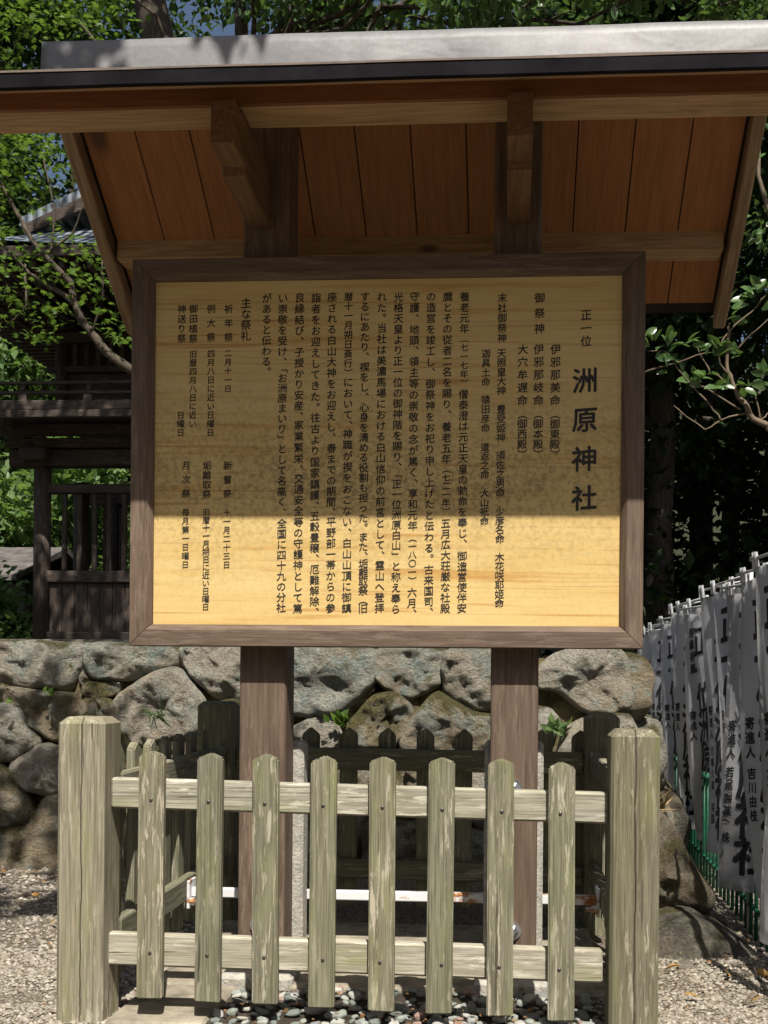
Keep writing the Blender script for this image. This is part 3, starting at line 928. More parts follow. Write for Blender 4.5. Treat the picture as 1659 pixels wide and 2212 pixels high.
# ------------------------------------------------------------------ stone wall
def blob_stone(poly, y, bulge, back, seed, k=44, rough=0.05):
    """a rounded rubble stone: outline in the wall face, domed towards the viewer, flat at the back"""
    p = [Vector((a, b)) for a, b in poly]
    cc = sum(p, Vector((0, 0))) / len(p)
    p = [cc + (q - cc) * 1.075 for q in p]
    for _ in range(1):
        q = []
        for i in range(len(p)):
            a, b = p[i], p[(i + 1) % len(p)]
            q += [a.lerp(b, 0.17), a.lerp(b, 0.83)]
        p = q
    L = [0]
    for i in range(len(p)):
        L.append(L[-1] + (p[(i + 1) % len(p)] - p[i]).length)
    out = []
    for j in range(k):
        t = L[-1] * j / k
        i = max(q for q in range(len(p)) if L[q] <= t)
        out.append(p[i].lerp(p[(i + 1) % len(p)], (t - L[i]) / max(1e-6, L[i + 1] - L[i])))
    c = sum(out, Vector((0, 0))) / k
    bm = bmesh.new()
    rings = []
    so = Vector((seed * 3.1, seed * 1.7, 0))
    tilt = Vector((noise.noise((seed * 9.1, 0, 0)), noise.noise((0, seed * 5.3, 0)))) * 0.5
    for s, d in ((0.96, -back), (1.0, -0.03), (1.035, bulge * 0.22), (1.02, bulge * 0.5), (0.95, bulge * 0.82), (0.88, bulge * 0.92), (0.80, bulge * 0.96), (0.72, bulge * .99), (0.62, bulge), (0.52, bulge * 1.03), (0.42, bulge * 1.05), (0.32, bulge * 1.06), (0.21, bulge * 1.07), (0.09, bulge * 1.08)):
        ring = []
        for q in out:
            v = c + (q - c) * s
            pos = Vector((v.x, v.y, 0)) * 1.0
            h = noise.fractal(pos * 3.2 + so, 1.0, 2.1, 5) * rough * 1.3 + noise.noise(pos * 14 + so) * rough * 0.35 + noise.noise(pos * 27 + so) * rough * 0.2
            q3 = pos * 3.4 + so
            pt = noise.voronoi(q3)[1][0]
            h += rough * 0.42 * (q3 - pt).dot(noise.cell_vector(pt * 7.7) - Vector((.5, .5, .5))) * 1.6
            h += abs(noise.noise(pos * 5.5 + so)) * rough * 0.5
            dd = d + (h if d > 0.01 else 0) + ((v - c).dot(tilt) * min(1, d / bulge) if d > 0 else 0) * 0.7
            w = Vector((v.x, v.y)) + (q - c) * noise.noise(pos * 6 + so) * 0.04
            ring.append(bm.verts.new((w.x, y - dd, w.y)))
        rings.append(ring)
    bm.faces.new(rings[0])
    for i in range(len(rings) - 1):
        for j in range(k):
            bm.faces.new((rings[i][j], rings[i + 1][j], rings[i + 1][(j + 1) % k], rings[i][(j + 1) % k]))
    bm.faces.new(rings[-1][::-1])
    bmesh.ops.recalc_face_normals(bm, faces=bm.faces[:])
    return bm


STONES_PLACE = None
wall = thing('stone_wall', (-1.2, 6.8, 0), 'rough mossy dry stone wall of large rounded boulders behind the picket fence', 'stone wall')
bm = bmesh.new()
prism(bm, [(6.80, -0.2), (7.2, -0.2), (7.2, 1.27), (6.78, 1.27)], 'X', -8, 0.5)
obj('earth_core', bm, SOIL, wall)
for i, poly in enumerate(STONES):
    area = abs(sum(poly[j][0] * poly[(j + 1) % len(poly)][1] - poly[(j + 1) % len(poly)][0] * poly[j][1] for j in range(len(poly)))) / 2
    b_ = min(0.15, 0.05 + 0.13 * math.sqrt(area))
    zc = sum(q[1] for q in poly) / len(poly)
    mi = STONE_MAT[i % len(STONE_MAT)] if i < len(STONE_MAT) else 2
    st_y = 6.80 - (1.3 - zc) * 0.10
    obj('stone', blob_stone(poly, st_y, b_, 0.22, i + 1.3, 64, 0.052), STONE[mi], wall, True)
rr = random.Random(11)
xx = -3.95
while xx > -7.6:                                        # the wall carries on out of the picture to the left
    for zc in (0.2, 0.62, 1.05):
        w, h = rr.uniform(.24, .33), rr.uniform(.19, .24)
        ox = rr.uniform(-.12, .12)
        poly = [(xx + ox + w * math.cos(t) * rr.uniform(.85, 1.1), zc + h * math.sin(t) * rr.uniform(.9, 1.1)) for t in [6.283 * q / 9 for q in range(9)]]
        obj('stone', blob_stone(poly, 6.75, 0.16, 0.2, rr.uniform(50, 90), 30), STONE[rr.choice([0, 2, 3])], wall, True)
    xx -= 0.56
rr = random.Random(21)
for k in range(6):                                      # and turns the corner away from the viewer on the right
    for zc in (0.22, 0.66, 1.06):
        yy = 7.15 + 0.6 * k
        bmx = blob_stone([(0.30 * math.cos(t) * rr.uniform(.9, 1.1), 0.23 * math.sin(t) * rr.uniform(.9, 1.1)) for t in [6.283 * q / 9 for q in range(9)]], 0, 0.16, 0.3, rr.uniform(100, 150), 26)
        bmesh.ops.transform(bmx, matrix=Matrix.Translation((0.70 + (1.06 - zc) * 0.28 + 0.03 * k, yy, zc)) @ Matrix.Rotation(R(90), 4, 'Z'), verts=bmx.verts[:])
        obj('stone', bmx, STONE[rr.choice([0, 2, 4])], wall, True)

bo = obj('boulder', blob_stone([(0.50, 0.03), (0.53, 0.42), (0.60, 0.62), (0.70, 0.515), (0.78, 0.43), (0.84, 0.30), (0.95, 0.14), (0.90, 0.06), (0.78, 0.035)], 5.35, 0.30, 0.35, 31.0, 56, 0.07), STONE[4], smooth=True, origin=(0.72, 5.3, 0))
tag(bo, 'large grey lichen-spotted boulder leaning at the right end of the stone wall', 'boulder')
bo = obj('boulder', blob_stone([(0.52, -0.12), (0.55, 0.02), (0.66, 0.09), (0.80, 0.115), (0.95, 0.03), (1.08, -0.06), (1.14, -0.14), (0.8, -0.18)], 5.05, 0.34, 0.35, 37.0, 56, 0.06), STONE[4], smooth=True, origin=(0.8, 5.0, 0))
tag(bo, 'low half-buried boulder under the bigger leaning one beside the gravel', 'boulder')

# little plants rooted in the joints
def tuft(name, c, label, cat, n, size, m, tmpl, seed, up=(0, -0.4, 1)):
    rg = np.random.default_rng(seed)
    p = np.array(c) + rg.normal(0, 1, (n, 3)) * np.array([0.025, 0.01, 0.012])
    d = np.tile(np.array(up, dtype=float), (n, 1)) + rg.normal(0, 0.5, (n, 3))
    me = leaf_mesh(name, p, d, size * rg.uniform(0.6, 1.2, n), tmpl, rg, 0.5, (0, -1, 0.5))
    o = link_mesh(name, me, m, None, c)
    tag(o, label, cat)


T_BLADE = (np.array([(-.035, 0, 0), (.035, 0, 0), (.03, .5, .04), (-.03, .5, .04), (0, 1, -.08)]), [(0, 1, 2), (0, 2, 3), (3, 2, 4)])
tuft('fern', (-1.0, 6.58, 0.87), 'small lime green fern growing from a joint right of the left sign post', 'fern', 16, 0.085, MAPLE, T_LEAF, 1)
tuft('fern', (-2.75, 6.55, 1.02), 'tiny bright green seedling in the wall above the left fence post', 'seedling', 6, 0.05, MAPLE, T_LEAF, 2)
tuft('fern', (-3.09, 6.55, 0.97), 'pale green seedling in the wall at the far left', 'seedling', 7, 0.05, MAPLE, T_LEAF, 3)
tuft('fern', (0.27, 6.60, 0.85), 'low green weed with fine shoots under the big pale stone at right', 'weed', 20, 0.085, LEAF_PALE, T_LEAF, 4)
tuft('grass_tuft', (-2.59, 6.5, 0.87), 'wispy dry grass tuft hanging from a stone left of the sign', 'grass', 26, 0.10, LEAF_PALE, T_BLADE, 5, (0.1, -0.5, -0.2))
tuft('grass_tuft', (-2.09, 6.5, 0.91), 'mossy green grass tuft on the broad pink stone', 'grass', 30, 0.11, LEAF_MID, T_BLADE, 6, (0.1, -0.5, -0.3))
tuft('dry_grass', (0.70, 5.28, 0.52), 'brown dry grass clump on the leaning boulder behind the right fence post', 'grass', 34, 0.17, plain('straw', (0.30, 0.22, 0.12), 0.9), T_BLADE, 7, (-0.1, -0.6, 0.3))

# ------------------------------------------------------------------ two-storey wooden gate
g = thing('gate', (-4.3, 17, 1.2), 'dark two-storey timber shrine gate with barred bays and a balcony behind the stone wall', 'gate')
GX0, GX1, GY0, GY1 = -6.9, -0.9, 16.0, 19.0
obj('base_sill', bx(GX0 - .35, GX1 + .35, GY0 - .3, GY1 + .3, 1.15, 1.72, .02), STONE[0], g)
cols_x = [-6.9, -4.95, -2.85, -0.9]
for y in (16.0, 17.5, 19.0):
    for x in cols_x:
        if y == 17.5 and x in (-4.95, -2.85):
            pass
        bm = bmesh.new()
        tube(bm, [(x, y, 1.72), (x, y, 4.3)], 0.125, 14)
        obj('column', bm, DARKW['Z'], g, True)
for (xa, xb) in ((-6.9, -4.95), (-2.85, -0.9)):
    bm = bmesh.new()
    n = 9
    for i in range(n):
        w = (xb - xa - .24) / n
        box(bm, xa + .12 + w * i + .004, xa + .12 + w * (i + 1) - .004, 15.99, 16.03, 1.84, 2.56, .004)
    obj('plank_wall', bm, DARKW['Z'], g)
    obj('sill_rail', bx(xa + .1, xb - .1, 15.93, 16.07, 2.565, 2.735, .01), DARKW['X'], g)
    obj('head_rail', bx(xa + .1, xb - .1, 15.93, 16.07, 3.875, 4.01, .01), DARKW['X'], g)
    obj('floor_rail', bx(xa + .1, xb - .1, 15.93, 16.07, 1.724, 1.838, .01), DARKW['X'], g)
    for i in range(7):
        x = xa + .34 + .1667 * i * 1.35
        obj('lattice_bar', bx(x - .035, x + .035, 15.97, 16.03, 2.737, 3.873, .008), DARKW['Z'], g)
    for i in range(6):
        x = xa + .4 + .1667 * i * 1.6
        obj('lattice_bar', bx(x - .035, x + .035, 17.47, 17.53, 1.72, 3.9, .008), DARKW['Z'], g)
for z0, z1, y0, y1 in ((4.27, 4.5, 15.85, 16.15), (4.52, 4.66, 15.8, 16.2), (4.68, 4.82, 15.6, 15.78), (4.2, 4.42, 18.9, 19.1)):
    obj('tie_beam', bx(GX0 - .45, GX1 + .45, y0, y1, z0, z1, .012), DARKW['X'], g)
for x in cols_x:
    bm = bmesh.new()
    box(bm, x - .2, x + .2, 15.6, 16.3, 4.31, 4.5, .03)
    box(bm, x - .1, x + .1, 15.2, 16.4, 4.83, 4.95, .02)
    box(bm, x - .26, x - .12, 15.25, 15.4, 4.66, 4.82, .02)
    obj('bracket_set', bm, DARKW['Y'], g)
bm = bmesh.new()
box(bm, -7.9, 0.1, 14.95, 16.6, 4.855, 4.99, .01)
box(bm, -7.95, 0.15, 14.9, 15.0, 4.74, 4.845, .01)
obj('balcony', bm, DARKW['X'], g)
bal = bmesh.new()
for z0, z1 in ((5.085, 5.135), (5.225, 5.27)):
    box(bal, -7.95, 0.15, 15.0, 15.06, z0, z1, .01)
for i in range(9):
    x = -7.7 + i * 0.93
    box(bal, x - .06, x + .06, 14.99, 15.05, 4.992, 5.083, .008)
    box(bal, x - .03, x + .03, 15.01, 15.05, 5.137, 5.223, .006)
for x in (-7.93, 0.12):
    for z0, z1 in ((5.085, 5.135), (5.225, 5.27)):
        box(bal, x - .03, x + .03, 15.07, 18.5, z0, z1, .01)
obj('balcony_rail', bal, DARKW['X'], g)
obj('upper_wall', bx(-6.85, -0.95, 16.66, 18.9, 4.99, 6.5, .01), DARKW['X'], g)
for x in (-6.88, -4.95, -2.85, -0.92):
    bm = bmesh.new()
    tube(bm, [(x, 16.62, 4.99), (x, 16.62, 6.45)], 0.10, 12)
    obj('upper_column', bm, DARKW['Z'], g, True)
obj('upper_beam', bx(-7.2, -0.6, 16.5, 16.64, 6.27, 6.42, .01), DARKW['X'], g)
obj('upper_beam', bx(-7.1, -0.7, 16.56, 16.65, 5.83, 5.93, .01), DARKW['X'], g)
for xa in (-6.7, -2.65):
    for i in range(9):
        obj('window_bar', bx(xa + i * .185, xa + i * .185 + .07, 16.58, 16.65, 5.935, 6.265, .005), DARKW['Z'], g)
# roof: broad hipped skirt with a gable above
EX0, EX1, EY0, EY1, EZ = -8.1, 0.3, 14.0, 20.0, 6.62
RX0, RX1, RY0, RY1, RZ = -6.6, -1.2, 15.9, 18.2, 7.75


def hip(bm, a, b, n=8, lift=0.22, th=0.0):
    """curved skirt between the eave rectangle a and inner rectangle b"""
    def pt(side, u, v):
        (ax0, ax1, ay0, ay1, az), (bx0, bx1, by0, by1, bz) = a, b
        ca = [(ax0, ay0), (ax1, ay0), (ax1, ay1), (ax0, ay1)]
        cb = [(bx0, by0), (bx1, by0), (bx1, by1), (bx0, by1)]
        p = Vector(ca[side]).lerp(Vector(ca[(side + 1) % 4]), u)
        q = Vector(cb[side]).lerp(Vector(cb[(side + 1) % 4]), u)
        r = p.lerp(q, v)
        z = az + (bz - az) * (0.72 * v + 0.28 * v * v) + lift * (abs(2 * u - 1) ** 3) * (1 - v) ** 2
        return (r.x, r.y, z + th)
    for s in range(4):
        vv = [[bm.verts.new(pt(s, i / n, j / 5)) for j in range(6)] for i in range(n + 1)]
        for i in range(n):
            for j in range(5):
                bm.faces.new((vv[i][j], vv[i + 1][j], vv[i + 1][j + 1], vv[i][j + 1]))


bm = bmesh.new()
hip(bm, (EX0, EX1, EY0, EY1, EZ + .13), (RX0, RX1, RY0, RY1, RZ))
obj('roof', bm, TILE, g, True)
bm = bmesh.new()
hip(bm, (EX0 + .05, EX1 - .05, EY0 + .05, EY1 - .05, EZ), (-6.6, -1.2, 16.4, 18.6, 6.58))
for i in range(44):
    x = EX0 + .15 + i * .19
    box(bm, x - .035, x + .035, EY0 + .1, 16.5, EZ - .14, EZ - .03, .0)
for i in range(30):
    y = EY0 + .15 + i * .19
    box(bm, EX0 + .1, -6.7, y - .035, y + .035, EZ - .12, EZ - .01, .0)
obj('eave_rafters', bm, DARKW['Y'], g)
bm = bmesh.new()
box(bm, EX0, EX1, EY0 - .02, EY0 + .06, EZ - .02, EZ + .12, .01)
box(bm, EX0 - .02, EX0 + .06, EY0 + .07, EY1, EZ - .02, EZ + .12, .01)
obj('eave_edge', bm, DARKW['X'], g)
cx = (RX0 + RX1) / 2
bm = bmesh.new()
prism(bm, [(RX0 + .2, RZ - .1), (RX1 - .2, RZ - .1), (cx, RZ + 1.45)], 'Y', 16.3, 18.1)
obj('gable_wall', bm, DARKW['Z'], g)
bm = bmesh.new()
for sx in (-1, 1):
    ex = cx + sx * 3.2
    prism(bm, [(cx, RZ + 1.62), (cx, RZ + 1.48), (cx + sx * 1.6, RZ + .62), (ex, RZ - .08), (ex, RZ + .04), (cx + sx * 1.6, RZ + .76)], 'Y', 15.6, 18.4)
obj('gable_roof', bm, TILE, g)
bm = bmesh.new()
for sx in (-1, 1):
    prism(bm, [(cx, RZ + 1.47), (cx, RZ + 1.25), (cx + sx * 1.6, RZ + .40), (cx + sx * 3.1, RZ - .22), (cx + sx * 3.15, RZ - .09), (cx + sx * 1.6, RZ + .60)], 'Y', 15.55, 15.64)
obj('bargeboard', bm, DARKW['X'], g)
obj('ridge', bx(cx - .16, cx + .16, 15.4, 18.6, RZ + 1.6, RZ + 1.85, .03), FASCIA, g)

# low outbuilding left of the gate
h = thing('outbuilding', (-11, 21, 1.2), 'low dark outbuilding with pale wall panels under a grey roof at the far left', 'building')
obj('wall', bx(-15, -8.95, 20.1, 23, 1.2, 3.0, .01), DARKW['X'], h)
for zz in (1.72, 2.36):
    for i in range(9):
        x = -14.9 + i * .66
        obj('wall_panel', bx(x + .05, x + .65, 20.06, 20.098, zz, zz + .55, .005), WHITEPANEL, h)
bm = bmesh.new()
prism(bm, [(19.2, 2.90), (21.5, 3.65), (24, 2.9), (24, 3.0), (21.5, 3.77), (19.2, 3.0)], 'X', -15.6, -8.75)
obj('roof', bm, plain('grey_shingle_roof', (0.11, 0.10, 0.095), 0.9, var=0.5, scale=4), h)

# dry leaf litter, twigs and needles caught on the gravel and between the pebbles
rng = np.random.default_rng(91)
lp, ls = [], []
for x0, x1, y0, y1, n, s0, s1 in ((-4, -1.4, 5.9, 6.5, 160, .02, .05), (-3.0, -1.5, 3.6, 6.0, 90, .01, .035), (.5, 1.6, 3.5, 5.0, 130, .008, .03), (-.96, .3, 3.52, 4.02, 120, .012, .03), (-1.3, .35, 4.1, 5.1, 70, .015, .035), (.6, 3, 5, 9, 120, .02, .05)):
    x = rng.uniform(x0, x1, n); y = rng.uniform(y0, y1, n)
    lp.append(np.stack([x, y, np.full(n, -.004 if not (-.96 < x0 + .01 < .3) else .012)], 1)); ls.append(rng.uniform(s0, s1, n))
lp = np.concatenate(lp); ls = np.concatenate(ls)
LITTER = m_leaf('dry_litter', [(0.16, 0.085, 0.04), (0.25, 0.14, 0.06), (0.10, 0.06, 0.035), (0.30, 0.19, 0.09), (0.20, 0.10, 0.05)], (0.2, 0.1, 0.03), 0.1, rough=0.8, spec=0.1)
dd_ = rng.normal(0, 1, (len(lp), 3)) * np.array([1, 1, .12])
tag(link_mesh('leaf_litter', leaf_mesh('leaf_litter', lp, dd_, ls, T_LEAF, rng, .15), LITTER), kind='stuff', label='small dry brown leaf scraps strewn over the gravel and pebbles', cat='leaf litter')
# ------------------------------------------------------------------ information board with its roof
b = thing('information_board', (-0.45, 4.2, 0), 'roofed wooden notice board covered with black Japanese writing on a yellow wood panel', 'notice board')
PXL, PXR = (-1.012, -0.834), (-0.068, 0.109)
for p in (PXL, PXR):
    obj('post', bx(p[0], p[1], 4.12, 4.285, 0.035, 3.26, .012, 2), BROWN['Z'], b)
for p, zt in ((( -1.03, -0.797), .875), ((-.092, .136), .885)):
    obj('concrete_stake', bx(p[0], p[1], 4.29, 4.40, -.2, zt, .012), CONCRETE, b)
for p in (PXL, PXR):
    obj('footing', bx(p[0] - .05, p[1] + .05, 4.02, 4.55, -.3, .03, .015), CONCRETE, b)
for p in (PXL, PXR):
    for z in (0.195, 0.72):
        bm = bmesh.new()
        x = p[0] + 0.085
        tube(bm, [(x, 4.119, z), (x, 4.112, z)], 0.036, 16)
        tube(bm, [(x, 4.112, z), (x, 4.09, z), (x, 4.083, z)], [0.026, 0.026, 0.014], 6)
        obj('bolt', bm, CHROME, b)
# frame: four mitred members with a bevelled inner lip
FX0, FX1, FZ0, FZ1 = -1.405, 0.478, 1.237, 2.667
IX0, IX1, IZ0, IZ1 = -1.326, 0.398, 1.318, 2.592


def member(o0, o1, i0, i1, m):
    """mitred frame member between the outer edge o0-o1 and the inner edge i0-i1, in (x, z)"""
    bm = bmesh.new()
    def mid(o, i, t): return (o[0] + (i[0] - o[0]) * t, o[1] + (i[1] - o[1]) * t)
    prof = [(0.0, 4.03), (0.76, 4.03), (1.0, 4.054), (1.0, 4.105), (0.0, 4.105)]
    A = [bm.verts.new((*[mid(o0, i0, t)[0]], y, mid(o0, i0, t)[1])) for t, y in prof]
    B = [bm.verts.new((*[mid(o1, i1, t)[0]], y, mid(o1, i1, t)[1])) for t, y in prof]
    n = len(prof)
    bm.faces.new(A); bm.faces.new(B[::-1])
    for k in range(n):
        bm.faces.new((A[k], B[k], B[(k + 1) % n], A[(k + 1) % n]))
    bmesh.ops.recalc_face_normals(bm, faces=bm.faces[:])
    bmesh.ops.bevel(bm, geom=[e for e in bm.edges], offset=0.0022, segments=1, affect='EDGES')
    return obj('frame_member', bm, m, b)


member((FX0, FZ1), (FX1, FZ1), (IX0, IZ1), (IX1, IZ1), BROWN['X'])
member((FX1, FZ0), (FX0, FZ0), (IX1, IZ0), (IX0, IZ0), BROWN['X'])
member((FX0, FZ0), (FX0, FZ1), (IX0, IZ0), (IX0, IZ1), BROWN['Z'])
member((FX1, FZ1), (FX1, FZ0), (IX1, IZ1), (IX1, IZ0), BROWN['Z'])
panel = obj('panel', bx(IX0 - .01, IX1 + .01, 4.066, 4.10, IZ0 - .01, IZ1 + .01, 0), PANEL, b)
for X, Z0, Z1, size, text in TEXT:
    n = len(text)
    rows = []
    for i, ch in enumerate(text):
        z = Z0 + (Z1 - Z0) * (i / (n - 1) if n > 1 else 0)
        rows.append((ch, X, z, size * 1.06))
    off = 0.022 if size > 0.06 else 0.011
    v, f = column_mesh(rows, off)
    me = bpy.data.meshes.new('inscription')
    me.from_pydata([(x, 4.0650 - .0002 * k, z) for x, z, k in v], [], f)
    link_mesh('inscription', me, INK, panel)

# purlins, bracket arms
obj('purlin', bx(-1.80, 0.985, 3.662, 3.80, 3.022, 3.135, .005), CEDAR_X, b)
obj('eave_board', bx(-1.80, 0.985, 3.645, 3.66, 3.024, 3.088, .003), CEDAR_R, b)
obj('purlin', bx(-1.70, 0.875, 4.68, 4.80, 2.918, 3.005, .005), CEDAR_X, b)
for x0, x1 in ((-.985, -.905), (-.021, .061)):
    bm = bmesh.new()
    prism(bm, [(3.56, 3.0), (3.56, 2.857), (3.575, 2.853), (3.712, 2.853), (3.716, 2.817), (4.119, 2.806), (4.119, 3.019), (3.66, 3.019), (3.655, 3.0)], 'X', x0, x1)
    bmesh.ops.bevel(bm, geom=bm.edges[:], offset=.003, segments=1, affect='EDGES')
    obj('bracket_arm', bm, ARM, b)
for x0, x1 in ((-.985, -.905), (-.021, .061)):
    bm = bmesh.new()
    prism(bm, [(4.286, 2.80), (4.86, 2.84), (4.86, 2.90), (4.286, 2.915)], 'X', x0, x1)
    obj('bracket_arm', bm, ARM, b)
# rear slope: boarded ceiling under a thin deck
RXA, RXB = -1.83, 0.99


def zc(y): return 3.264 - 0.695 * (y - 4.3)


bm = bmesh.new()
sx0 = [-1.70] + [-1.49 + .2175 * k for k in range(11)] + [0.885]
for i in range(len(sx0) - 1):
    xa, xb = sx0[i] + .0028, sx0[i + 1] - .0028
    if xb - xa < .02: continue
    prism(bm, [(4.2, zc(4.2)), (4.97, zc(4.97)), (4.97, zc(4.97) + .014), (4.2, zc(4.2) + .014)], 'X', xa, xb)
obj('ceiling_boards', bm, CEDAR_Y, b)
bm = bmesh.new()
prism(bm, [(4.2, zc(4.2) + .018), (5.03, zc(5.03) + .018), (5.03, zc(5.03) + .055), (4.2, zc(4.2) + .055)], 'X', -1.768, .948)
obj('roof_deck', bm, plain('roof_deck_underside', (0.035, 0.022, 0.015), 0.9), b)
for x0, x1 in ((-1.765, -1.712), (.895, .945)):
    bm = bmesh.new()
    prism(bm, [(4.2, zc(4.2) + .013), (4.2, zc(4.2) - .085), (4.93, zc(4.93) - .082), (5.0, zc(5.0) - .075), (5.035, zc(5.035) - .05), (5.035, zc(5.035) + .013)], 'X', x0, x1)
    bmesh.ops.bevel(bm, geom=bm.edges[:], offset=.005, segments=1, affect='EDGES')
    obj('bargeboard', bm, CEDAR_D, b)
# front slope
bm = bmesh.new()
prism(bm, [(3.305, 2.915), (4.19, 3.353), (4.19, 3.368), (3.305, 2.93)], 'X', RXA + .02, RXB - .02)
obj('ceiling_boards', bm, CEDAR_X, b)
bm = bmesh.new()
prism(bm, [(3.30, 2.945), (4.19, 3.385), (4.19, 3.402), (3.30, 2.957)], 'X', RXA, RXB)
obj('roof_deck', bm, ROOFEDGE, b)
bm = bmesh.new()
n = 40
pr = [(3.282, 2.905), (3.302, 2.905), (3.302, 2.944), (3.282, 2.944)]
rings = []
for i in range(n + 1):
    x = RXA + (RXB - RXA) * i / n
    dz = .0025 * noise.noise((x * 2.2, 0, 5))
    rings.append([bm.verts.new((x, y, z + dz)) for y, z in pr])
for i in range(n):
    for k in range(4):
        bm.faces.new((rings[i][k], rings[i][(k + 1) % 4], rings[i + 1][(k + 1) % 4], rings[i + 1][k]))
bm.faces.new(rings[0]); bm.faces.new(rings[-1][::-1])
bmesh.ops.recalc_face_normals(bm, faces=bm.faces[:])
obj('fascia', bm, FASCIA, b)
# thin roofing sheets whose edges show as uneven lines above the fascia
for k, (y0, z0) in enumerate(((3.284, 2.949), (3.306, 2.962))):
    bm = bmesh.new()
    prev = None
    for i in range(61):
        x = RXA - .01 + (RXB - RXA + .02) * i / 60
        dz = .004 * noise.noise((x * 1.7, k * 7.0, 1))
        r = [bm.verts.new((x, y0 - .002, z0 + dz)), bm.verts.new((x, y0 + .25, z0 + .122 + dz)), bm.verts.new((x, y0 + .25, z0 + .127 + dz)), bm.verts.new((x, y0 - .002, z0 + .006 + dz))]
        if prev:
            for q in range(4):
                bm.faces.new((prev[q], prev[(q + 1) % 4], r[(q + 1) % 4], r[q]))
        prev = r
    bmesh.ops.recalc_face_normals(bm, faces=bm.faces[:])
    obj('roofing_sheet', bm, ROOFEDGE, b)
# folded metal ridge cap, slightly dented
bm = bmesh.new()
nx = 90
prof = [(4.135, 3.392), (4.137, 3.42), (4.141, 3.47), (4.146, 3.52), (4.152, 3.556), (4.165, 3.562), (4.25, 3.555), (4.262, 3.545), (4.275, 3.40)]
rows = []
nails = [-1.36 + .385 * k for k in range(7)]
for i in range(nx + 1):
    x = RXA + .022 + (RXB - RXA - .03) * i / nx
    row = []
    for j, (y, z) in enumerate(prof):
        d = 0.0
        if j < 5:
            d = .006 * noise.noise((x * 2.4, z * 5, 2)) + .002 * noise.noise((x * 9, z * 9, 4))
            d += sum(.006 * math.exp(-((x - q) / .03) ** 2 - ((z - 3.43) / .03) ** 2) for q in nails)
        row.append(bm.verts.new((x, y + d, z + (.003 * noise.noise((x * 1.5, 3, 0)) if j in (4, 5) else 0))))
    rows.append(row)
for i in range(nx):
    for j in range(len(prof) - 1):
        bm.faces.new((rows[i][j], rows[i + 1][j], rows[i + 1][j + 1], rows[i][j + 1]))
bm.faces.new([rows[0][j] for j in range(len(prof))])
bm.faces.new([rows[-1][j] for j in range(len(prof))][::-1])
bmesh.ops.recalc_face_normals(bm, faces=bm.faces[:])
cap = obj('ridge_cap', bm, METAL, b, True)
for q in nails:
    bm = bmesh.new()
    tube(bm, [(q, 4.145, 3.43), (q, 4.133, 3.43), (q, 4.130, 3.43)], [.007, .006, .003], 8)
    obj('nail', bm, SCREW, cap)

# ------------------------------------------------------------------ picket fence round the board
f = thing('picket_fence', (-0.5, 4.4, 0), 'weathered grey-green wooden picket fence enclosing the base of the notice board', 'fence')


def fpost(x0, x1, y0, y1, zt, m):
    bm = bmesh.new()
    c = .022
    pts = [(x0, x1, y0, y1, -.25), (x0, x1, y0, y1, zt - c), (x0 + c, x1 - c, y0 + c, y1 - c, zt)]
    rg = []
    e = .010
    for a0, a1, b0, b1, z in pts:
        rg.append([bm.verts.new(p) for p in ((a0 + e, b0, z), (a1 - e, b0, z), (a1, b0 + e, z), (a1, b1 - e, z), (a1 - e, b1, z), (a0 + e, b1, z), (a0, b1 - e, z), (a0, b0 + e, z))])
    for i in range(2):
        for k in range(8):
            bm.faces.new((rg[i][k], rg[i][(k + 1) % 8], rg[i + 1][(k + 1) % 8], rg[i + 1][k]))
    bm.faces.new(rg[0][::-1]); bm.faces.new(rg[-1])
    return obj('post', bm, m, f)


fpost(-1.482, -1.325, 3.57, 3.735, .985, POST_L)
fpost(.327, .483, 3.57, 3.735, .962, POST_R)
fpost(-1.46, -1.29, 5.13, 5.29, 1.015, FENCE['Z'])
fpost(.352, .509, 5.13, 5.29, .975, FENCE['Z'])
rj = random.Random(3)


def rail(name, x0, x1, y0, y1, z0a, z0b, hgt, m, axis):
    bm = bmesh.new()
    if axis == 'X':
        box(bm, x0, x1, y0, y1, 0, hgt, .007)
        for v in bm.verts: v.co.z += z0a + (z0b - z0a) * (v.co.x - x0) / (x1 - x0)
    else:
        box(bm, x0, x1, y0, y1, 0, hgt, .007)
        for v in bm.verts: v.co.z += z0a + (z0b - z0a) * (v.co.y - y0) / (y1 - y0)
    return obj(name, bm, m, f)


rail('rail', -1.324, .326, 3.63, 3.672, .680, .654, .102, FENCE_RAIL, 'X')
rail('rail', -1.335, .312, 3.63, 3.672, .156, .137, .108, FENCE_RAIL, 'X')
rail('rail', -1.289, .351, 5.185, 5.225, .70, .69, .103, FENCE['X'], 'X')
rail('rail', -1.289, .351, 5.185, 5.225, .195, .175, .088, FENCE['X'], 'X')
for x0, x1 in ((-1.362, -1.322), (.375, .415)):
    rail('rail', x0, x1, 3.737, 5.128, .690, .705, .10, FENCE['Y'], 'Y')
    rail('rail', x0, x1, 3.737, 5.128, .19, .20, .10, FENCE['Y'], 'Y')


